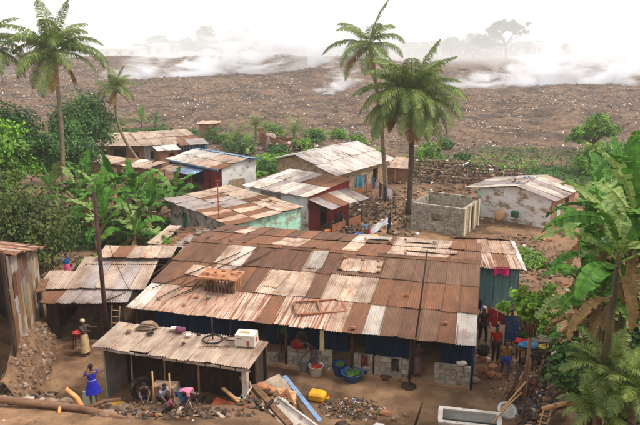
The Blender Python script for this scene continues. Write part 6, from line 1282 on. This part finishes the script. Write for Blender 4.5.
def person(label, p, rz, h, pose=None, top=None, bottom=None, skirt=None, hair=True, wrap=None, sleeves=.5, long_=False, z=None, dress=None, cap=None, group=None, tilt=(0, 0)):
    s = h / 1.73; th = thing('person', label, 'person', on(p) if z is None else (p[0], p[1], z), rz, group); th.rotation_euler = (tilt[0], tilt[1], rz)
    J = {k: Vector(v) for k, v in STAND.items()}
    for k, v in (pose or {}).items(): J[k] = Vector(v)
    J = {k: v * s for k, v in J.items()}
    def rr(k, f=1.0):
        r = RAD[k]; r = r if isinstance(r, tuple) else (r, r); return (r[0] * s * f, r[1] * s * f)
    keys = list(J); V = [J[k] for k in keys]; E = [(keys.index(a), keys.index(b)) for a, b in EDG]; rad = [rr(k) for k in keys]
    for sd in 'LR':                        # palms, four fingers and a thumb grown from each wrist
        w_ = J['wr' + sd]; e_ = J['el' + sd]; d = (w_ - e_).normalized(); sdv = d.cross(Vector((0, 0, 1))); sdv = sdv.normalized() if sdv.length > .1 else Vector((0, 1, 0)); up = sdv.cross(d)
        pa = w_ + d * .07 * s; ip = len(V); V.append(pa); rad.append((.036 * s, .018 * s)); E.append((keys.index('wr' + sd), ip))
        for f, (off, ln) in enumerate([(-.03, .065), (-.01, .078), (.01, .074), (.03, .058)]):
            a = pa + d * .035 * s + sdv * off * s; b = a + (d * .85 + up * -.25) * ln * .55 * s; c = b + (d * .6 - up * .5) * ln * .5 * s
            i0 = len(V); V.extend([a, b, c]); rad.extend([.0095 * s, .009 * s, .0075 * s]); E.extend([(ip, i0), (i0, i0 + 1), (i0 + 1, i0 + 2)])
        a = w_ + d * .04 * s - sdv * .04 * s; b = a + (d * .6 - sdv * .5) * .045 * s; i0 = len(V); V.extend([a, b]); rad.extend([.011 * s, .009 * s]); E.extend([(ip, i0), (i0, i0 + 1)])
    skin_obj('body', V, E, rad, SKIN, th)
    hd = J['head']; fw = (J['head'] - J['neck']); up = fw.normalized()
    face = Vector((0, -1, 0)); face = (face - up * face.dot(up)).normalized(); side = up.cross(face)
    M = Matrix((side, -face, up)).transposed().to_4x4(); M.translation = hd
    if hair and not wrap: MB().blob((0, .012 * s, .022 * s), (.092 * s, .104 * s, .092 * s), .04, 12, 8, M=M).build('hair', HAIR, th, True)
    if wrap: 
        MB().blob((0, .015 * s, .03 * s), (.104 * s, .118 * s, .098 * s), .05, 12, 8, M=M).build('headscarf', wrap, th, True)
    if cap: MB().lathe([(.1 * s, .02 * s), (.1 * s, .07 * s), (.07 * s, .12 * s), (.01, .13 * s)], 12, M).build('cap', cap, th, True)
    fm = MB(); fm.blob((0, -.098 * s, -.012 * s), (.016 * s, .022 * s, .024 * s), .02, 6, 4, M=M); fm.build('nose', SKIN, th, True)
    for q in (-1, 1):
        MB().blob((q * .034 * s, -.086 * s, .012 * s), (.014 * s, .01 * s, .009 * s), .02, 6, 4, M=M).build('eye', EYEW, th, True); MB().blob((q * .09 * s, .0, -.01 * s), (.012 * s, .02 * s, .03 * s), .02, 6, 4, M=M).build('ear', SKIN, th, True)
    MB().blob((0, -.09 * s, -.055 * s), (.026 * s, .01 * s, .008 * s), .02, 8, 4, M=M).build('mouth', pmat('lips', lin((92, 46, 40)), None, 4), th, True)
    def garment(name, ks, f, mat, cut):
        KS = list(ks); Vg = []; Eg = []; Rg = []
        idx = {}
        for k in KS: idx[k] = len(Vg); Vg.append(J[k].copy()); Rg.append(rr(k, f))
        for a, b in EDG:
            if a in idx and b in idx: Eg.append((idx[a], idx[b]))
        for a, b, t in cut:
            i = len(Vg); Vg.append(J[a].lerp(J[b], t)); ra, rb = rr(a, f), rr(b, f); Rg.append(tuple((ra[q] * (1 - t) + rb[q] * t) * 1.06 for q in (0, 1))); Eg.append((idx[a], i))
        return skin_obj(name, Vg, Eg, Rg, mat, th)
    if top: garment('shirt', ['pelvis', 'spine', 'chest', 'shL', 'shR'], 1.13, top, [('shL', 'elL', sleeves), ('shR', 'elR', sleeves), ('chest', 'neck', .45)])
    if bottom:
        if long_: garment('trousers', ['pelvis', 'hiL', 'hiR', 'knL', 'knR'], 1.16, bottom, [('knL', 'anL', .85), ('knR', 'anR', .85)])
        else: garment('shorts', ['pelvis', 'hiL', 'hiR'], 1.2, bottom, [('hiL', 'knL', .85), ('hiR', 'knR', .85)])
    if skirt:
        z1, wd = skirt[1] * s, skirt[2] * s; c = J['pelvis']
        rings = [((c.x, c.y, c.z + .1 * s), .15 * s, .115 * s), ((c.x, c.y, c.z - .02 * s), .175 * s, .135 * s)] + [((c.x, c.y, c.z + (z1 - c.z) * t), (.175 * s + (wd - .175 * s) * t), (.14 * s + (wd * .8 - .14 * s) * t)) for t in (.2, .45, .7, 1.0)]
        loft(rings, 20, .08).build('skirt', skirt[0], th, True)
    if dress:
        c = J['chest']; q = J['pelvis']
        rings = [((c.x, c.y, c.z + .06 * s), .15 * s, .1 * s), ((c.x, c.y, c.z - .08 * s), .165 * s, .125 * s), ((c.x, c.y, c.z - .2 * s), .14 * s, .11 * s), ((q.x, q.y, q.z), .185 * s, .15 * s), ((q.x, q.y, q.z - .18 * s), .235 * s, .19 * s), ((q.x, q.y, q.z - .4 * s), .28 * s, .225 * s)]
        loft(rings, 22, .1).build('dress', dress, th, True)
        loft([((c.x, c.y, c.z - .19 * s), .15 * s, .12 * s), ((c.x, c.y, c.z - .23 * s), .15 * s, .12 * s)], 22).build('belt', pmat('pale braid', lin((150, 150, 200)), None, 4), th, True)
        for sd in 'LR': MB().tube([tuple(J['sh' + sd] + Vector((0, 0, .0))), tuple(J['sh' + sd].lerp(J['el' + sd], .3))], [.075 * s, .07 * s], 10).build('sleeve', dress, th, True)
    return th
def cl(name, c): return pmat('cloth ' + name, lin(c), tuple(q * .6 for q in lin(c)), 7, .95, .6, bscale=9, c3=tuple(q * .55 + .04 for q in lin(c)), t3=.6)
UPR = dict(elL=(.25, -.12, 1.25), wrL=(.06, -.26, 1.45), elR=(-.25, -.12, 1.25), wrR=(-.06, -.26, 1.45))
person('girl in a royal blue school dress with raised hands on the front bank', (-7.37, 18.63), R(215), 1.5, UPR, dress=cl('royal blue', (34, 40, 168)))
person('woman in grey top, cream wrap and pale headscarf reaching for the ladder', (-9.75, 24.3), R(60), 1.62, dict(elL=(.24, -.2, 1.32), wrL=(.22, -.44, 1.4), elR=(-.2, -.22, 1.3), wrR=(-.14, -.45, 1.34)), top=cl('dark grey', (74, 66, 66)), skirt=(cl('cream wrap', (206, 178, 136)), .18, .2), wrap=cl('pale scarf', (212, 190, 150)), sleeves=.8)
BEND = dict(pelvis=(0, .2, .62), spine=(0, .03, .74), chest=(0, -.2, .74), neck=(0, -.33, .68), jaw=(0, -.41, .63), head=(0, -.5, .6), shL=(.17, -.22, .73), shR=(-.17, -.22, .73), elL=(.2, -.3, .46), elR=(-.2, -.3, .46), wrL=(.14, -.42, .24), wrR=(-.14, -.42, .24),
            hiL=(.1, .18, .6), hiR=(-.1, .18, .6), knL=(.13, .0, .34), knR=(-.13, .0, .34), anL=(.11, .2, .08), anR=(-.11, .2, .08), toL=(.12, .05, .035), toR=(-.12, .05, .035))
SQUAT = dict(pelvis=(0, .12, .3), spine=(0, .08, .48), chest=(0, -.02, .66), neck=(0, -.08, .8), jaw=(0, -.12, .87), head=(0, -.13, .96), shL=(.17, -.03, .74), shR=(-.17, -.03, .74), elL=(.22, -.2, .52), elR=(-.22, -.2, .52), wrL=(.12, -.36, .34), wrR=(-.12, -.36, .34),
             hiL=(.1, .1, .28), hiR=(-.1, .1, .28), knL=(.16, -.24, .46), knR=(-.16, -.24, .46), anL=(.13, -.02, .08), anR=(-.13, -.02, .08), toL=(.15, -.18, .035), toR=(-.15, -.18, .035))
person('child in pink shirt and blue jeans bending down before the open shed', (-4.35, 18.45), R(75), 1.45, BEND, top=cl('pink', (232, 120, 150)), bottom=cl('denim blue', (60, 92, 130)), long_=True)
person('child in white and dark clothes crouching behind the bending child', (-5.1, 18.65), R(50), 1.3, SQUAT, top=cl('white blue', (150, 150, 170)), bottom=cl('dark', (40, 38, 46)))
person('dark-clothed child squatting at the left of the crouching children', (-5.75, 18.75), R(20), 1.3, SQUAT, top=cl('dark brown', (60, 42, 40)), bottom=cl('navy', (40, 44, 70)))
person('small child in red sitting low at the front of the group', (-4.75, 18.1), R(100), 1.0, SQUAT, top=cl('dull pink', (190, 90, 110)), bottom=cl('black', (34, 32, 36)))
person('woman in dark clothes stooping over the grey bucket by the parapet', (-.35, 23.05), R(-70), 1.6, dict(BEND, pelvis=(0, .12, .9), spine=(0, .02, 1.05), chest=(0, -.12, 1.18), neck=(0, -.2, 1.28), jaw=(0, -.26, 1.31), head=(0, -.31, 1.38), shL=(.17, -.13, 1.22), shR=(-.17, -.13, 1.22), elL=(.22, -.25, 1.0), elR=(-.2, -.35, 1.3), wrL=(.16, -.4, .8), wrR=(-.15, -.55, 1.45), hiL=(.1, .1, .86), hiR=(-.1, .1, .86), knL=(.11, -.02, .48), knR=(-.11, -.02, .48), anL=(.1, .05, .08), anR=(-.1, .05, .08), toL=(.11, -.1, .035), toR=(-.11, -.1, .035)), top=cl('dark maroon', (70, 44, 44)), skirt=(cl('slate wrap', (84, 84, 92)), .3, .2), z=.0)
person('person in a green shirt standing in the shade of the verandah', (-1.55, 24.4), R(30), 1.5, None, top=cl('teal green', (30, 130, 90)), bottom=cl('charcoal', (46, 46, 50)), z=.1)
person('seated figure in the dark of the verandah behind the parapet', (-.75, 24.05), R(0), 1.5, SQUAT, top=cl('dull grey', (80, 78, 72)), bottom=cl('charcoal', (46, 46, 50)), z=.5)
person('person in patterned clothes at the verandah doorway by the leaning pole', (3.75, 22.35), R(20), 1.5, dict(UPR), top=cl('brown print', (110, 70, 64)), skirt=(cl('print wrap', (120, 92, 92)), .25, .2), z=.05)
WALK = dict(knL=(.1, -.14, .52), anL=(.1, -.12, .1), toL=(.11, -.28, .05), anR=(-.1, .14, .1), knR=(-.1, .03, .5), toR=(-.11, .0, .035))
person('man in dark clothes and a white cap walking behind the long house corner', (7.0, 25.3), R(10), 1.72, WALK, top=cl('dark shirt', (48, 40, 38)), bottom=cl('black trousers', (36, 32, 32)), long_=True, cap=cl('white cap', (226, 222, 222)))
person('man in a red shirt standing on the path by the washing line', (7.1, 23.6), R(5), 1.72, None, top=cl('red', (186, 30, 26)), bottom=cl('dark trousers', (50, 36, 34)), long_=True)
person('boy in a yellow-brown vest and blue shorts walking on the path', (7.15, 22.4), R(-5), 1.65, WALK, top=cl('mustard stripe', (150, 104, 52)), bottom=cl('blue shorts', (34, 52, 130)))
person('figure in dark clothes behind the hanging washing', (8.1, 25.0), R(20), 1.65, None, top=cl('black shirt', (38, 34, 36)), bottom=cl('denim dark', (44, 60, 84)), long_=True)
person('small child in pale blue on the path behind the long house', (3.1, 41.3), R(15), 1.15, None, top=cl('sky blue', (110, 160, 210)), bottom=cl('tan', (130, 100, 76)))
person('woman in a blue top and pink skirt behind the stepped shed', (-12.95, 31.0), R(40), 1.45, UPR, top=cl('bright blue', (40, 120, 190)), skirt=(cl('pink skirt', (224, 90, 130)), .25, .2))
person('person in brown stooping beside the green basin behind the shed', (-11.3, 31.6), R(-60), 1.5, BEND, top=cl('rust brown', (170, 92, 60)), bottom=cl('brown', (110, 74, 54)))
person('person sitting among washing by the white house lean-to', (1.5, 44.8), R(0), 1.5, SQUAT, top=cl('blue grey', (90, 110, 150)), bottom=cl('brown b', (90, 66, 56)))

# ================================================================ air and smoke
def box_mesh(name, x0, x1, y0, y1, z0, z1, mat):
    m = MB(); m.box((x0 + x1) / 2, (y0 + y1) / 2, (z0 + z1) / 2, x1 - x0, y1 - y0, z1 - z0); return m.build(name, mat)
hm = bpy.data.materials.new('haze'); hm.use_nodes = True; t = hm.node_tree; t.nodes.remove(t.nodes['Principled BSDF'])
pv = t.nodes.new('ShaderNodeVolumePrincipled'); pv.inputs['Color'].default_value = (1, 1, 1, 1); pv.inputs['Density'].default_value = HAZE
pv.inputs['Anisotropy'].default_value = .3
t.links.new(pv.outputs[0], t.nodes['Material Output'].inputs['Volume'])
hz = box_mesh('haze', -3900, 3900, -60, 4100, -6, 72, hm); tag(hz, 'pale smoky air over the dump and the settlement', None, None, 'stuff')

def smoke(label, x, y, wd, dp, hh, dens, scale, seed, src=.14, lean=.5, w0=.1, w1=.34, thr=.34, z0=None, fall=.5):
    """a plume that leaves the ground at one end of its box, widens and drifts with the wind"""
    m = bpy.data.materials.new('smoke'); m.use_nodes = True; t = m.node_tree; N = t.nodes; Lk = t.links.new; N.remove(N['Principled BSDF'])
    pv = N.new('ShaderNodeVolumePrincipled'); pv.inputs['Color'].default_value = (.975, .982, 1, 1); pv.inputs['Anisotropy'].default_value = .2
    tc = N.new('ShaderNodeTexCoord'); sp = N.new('ShaderNodeSeparateXYZ'); Lk(tc.outputs['Generated'], sp.inputs[0])
    def mt(op, a, b=None):
        q = N.new('ShaderNodeMath'); q.operation = op
        for i, v in enumerate((a, b)):
            if v is None: continue
            if isinstance(v, (int, float)): q.inputs[i].default_value = v
            else: Lk(v, q.inputs[i])
        return q.outputs[0]
    gx, gy, gz_ = sp.outputs
    mp = N.new('ShaderNodeMapping'); mp.inputs['Location'].default_value = (seed, seed * .7, 0); mp.inputs['Rotation'].default_value = (0, R(35), 0); mp.inputs['Scale'].default_value = (.5, .8, 1.5); Lk(tc.outputs['Object'], mp.inputs[0])
    no = N.new('ShaderNodeTexNoise'); no.inputs['Scale'].default_value = scale; no.inputs['Detail'].default_value = 6; no.inputs['Roughness'].default_value = .66; no.inputs['Distortion'].default_value = 1.4
    Lk(mp.outputs[0], no.inputs['Vector'])
    wz = mt('ADD', mt('MULTIPLY', gz_, w1), w0)
    u = mt('DIVIDE', mt('SUBTRACT', gx, mt('ADD', mt('MULTIPLY', gz_, lean), src)), wz)
    bx_ = mt('MAXIMUM', mt('SUBTRACT', 1.0, mt('MULTIPLY', u, u)), 0.0)
    v = mt('DIVIDE', mt('SUBTRACT', gy, .5), mt('ADD', mt('MULTIPLY', gz_, .3), .2)); by_ = mt('MAXIMUM', mt('SUBTRACT', 1.0, mt('MULTIPLY', v, v)), 0.0)
    e = mt('MULTIPLY', mt('MULTIPLY', bx_, by_), mt('POWER', mt('SUBTRACT', 1.0, gz_), fall))
    d = mt('MAXIMUM', mt('SUBTRACT', no.outputs[0], mt('ADD', mt('MULTIPLY', mt('SUBTRACT', 1.0, e), .34), thr)), 0.0)
    Lk(mt('MULTIPLY', mt('DIVIDE', mt('MULTIPLY', d, e), mt('ADD', gz_, .35)), dens), pv.inputs['Density'])
    Lk(pv.outputs[0], N['Material Output'].inputs['Volume'])
    M = MB(); M.box(0, 0, hh / 2, wd, dp, hh); o = M.build('smoke', m, None, False, (x + wd * (.5 - src), y, gz(x, y) - .8 if z0 is None else z0)); tag(o, label, None, None, 'stuff'); return o
smoke('smoke plume rising at the left end of the big drift over the dump', -57, 186, 62, 20, 17, 3.04, .16, 3.0, w0=.16)
smoke('second smoke plume of the big drift over the left of the dump', -40, 194, 66, 24, 22, 3.23, .14, 11.0, w0=.16)
smoke('tallest smoke plume in the middle of the big drift', -25, 202, 72, 26, 32, 3.04, .12, 19.0, w0=.18)
smoke('smoke plume left of the coconut palm crown, fading into the sky', -8, 210, 74, 28, 36, 2.47, .11, 27.0, w0=.18)
smoke('thin low smoke plume in front of the big drift, left of the palm trunks', 0, 152, 24, 10, 9, 4.56, .32, 8.0, w0=.16)
smoke('smoke plume just right of the oil palm before the boundary wall', 40, 180, 58, 20, 14, 3.23, .17, 14.0, w0=.2)
smoke('smoke plume in the middle of the right-hand drift', 60, 190, 66, 24, 20, 3.23, .15, 25.0, w0=.2)
smoke('smoke plume near the right edge of the dump', 84, 194, 66, 24, 22, 3.23, .14, 33.0, w0=.2)
smoke('smoke wisp at the left edge of the dump', -100, 168, 34, 12, 7, 3.04, .3, 17.0, w0=.2)
smoke('tall smoke veil rising over the middle of the dump', 6, 285, 150, 60, 44, .1, .05, 41.0, src=.3, lean=.2, w0=.3, w1=.3, thr=.3)
vm = bpy.data.materials.new('old smoke'); vm.use_nodes = True; t = vm.node_tree; t.nodes.remove(t.nodes['Principled BSDF']); pv = t.nodes.new('ShaderNodeVolumePrincipled'); pv.inputs['Color'].default_value = (1, 1, 1, 1); t.links.new(pv.outputs[0], t.nodes['Material Output'].inputs['Volume'])
tc = t.nodes.new('ShaderNodeTexCoord'); sp = t.nodes.new('ShaderNodeSeparateXYZ'); t.links.new(tc.outputs['Generated'], sp.inputs[0])
def vmath(op, a, b):
    q = t.nodes.new('ShaderNodeMath'); q.operation = op; q.use_clamp = op != 'MULTIPLY'
    for i, v in enumerate((a, b)):
        if isinstance(v, (int, float)): q.inputs[i].default_value = v
        else: t.links.new(v, q.inputs[i])
    return q.outputs[0]
up_ = vmath('POWER', vmath('SUBTRACT', 1.0, sp.outputs[2]), 1.6); inn = vmath('MULTIPLY', vmath('MULTIPLY', sp.outputs[1], 1.0), 5.0)
mn = t.nodes.new('ShaderNodeMath'); mn.operation = 'MINIMUM'; mn.inputs[1].default_value = 1.0; t.links.new(inn, mn.inputs[0])
t.links.new(vmath('MULTIPLY', vmath('MULTIPLY', up_, mn.outputs[0]), .0056), pv.inputs['Density'])
ob = MB(); ob.box(0, 640, 33, 3400, 560, 74)
tag(ob.build('smoke_pall', vm), 'pall of old smoke hanging in front of the distant trees', None, None, 'stuff')
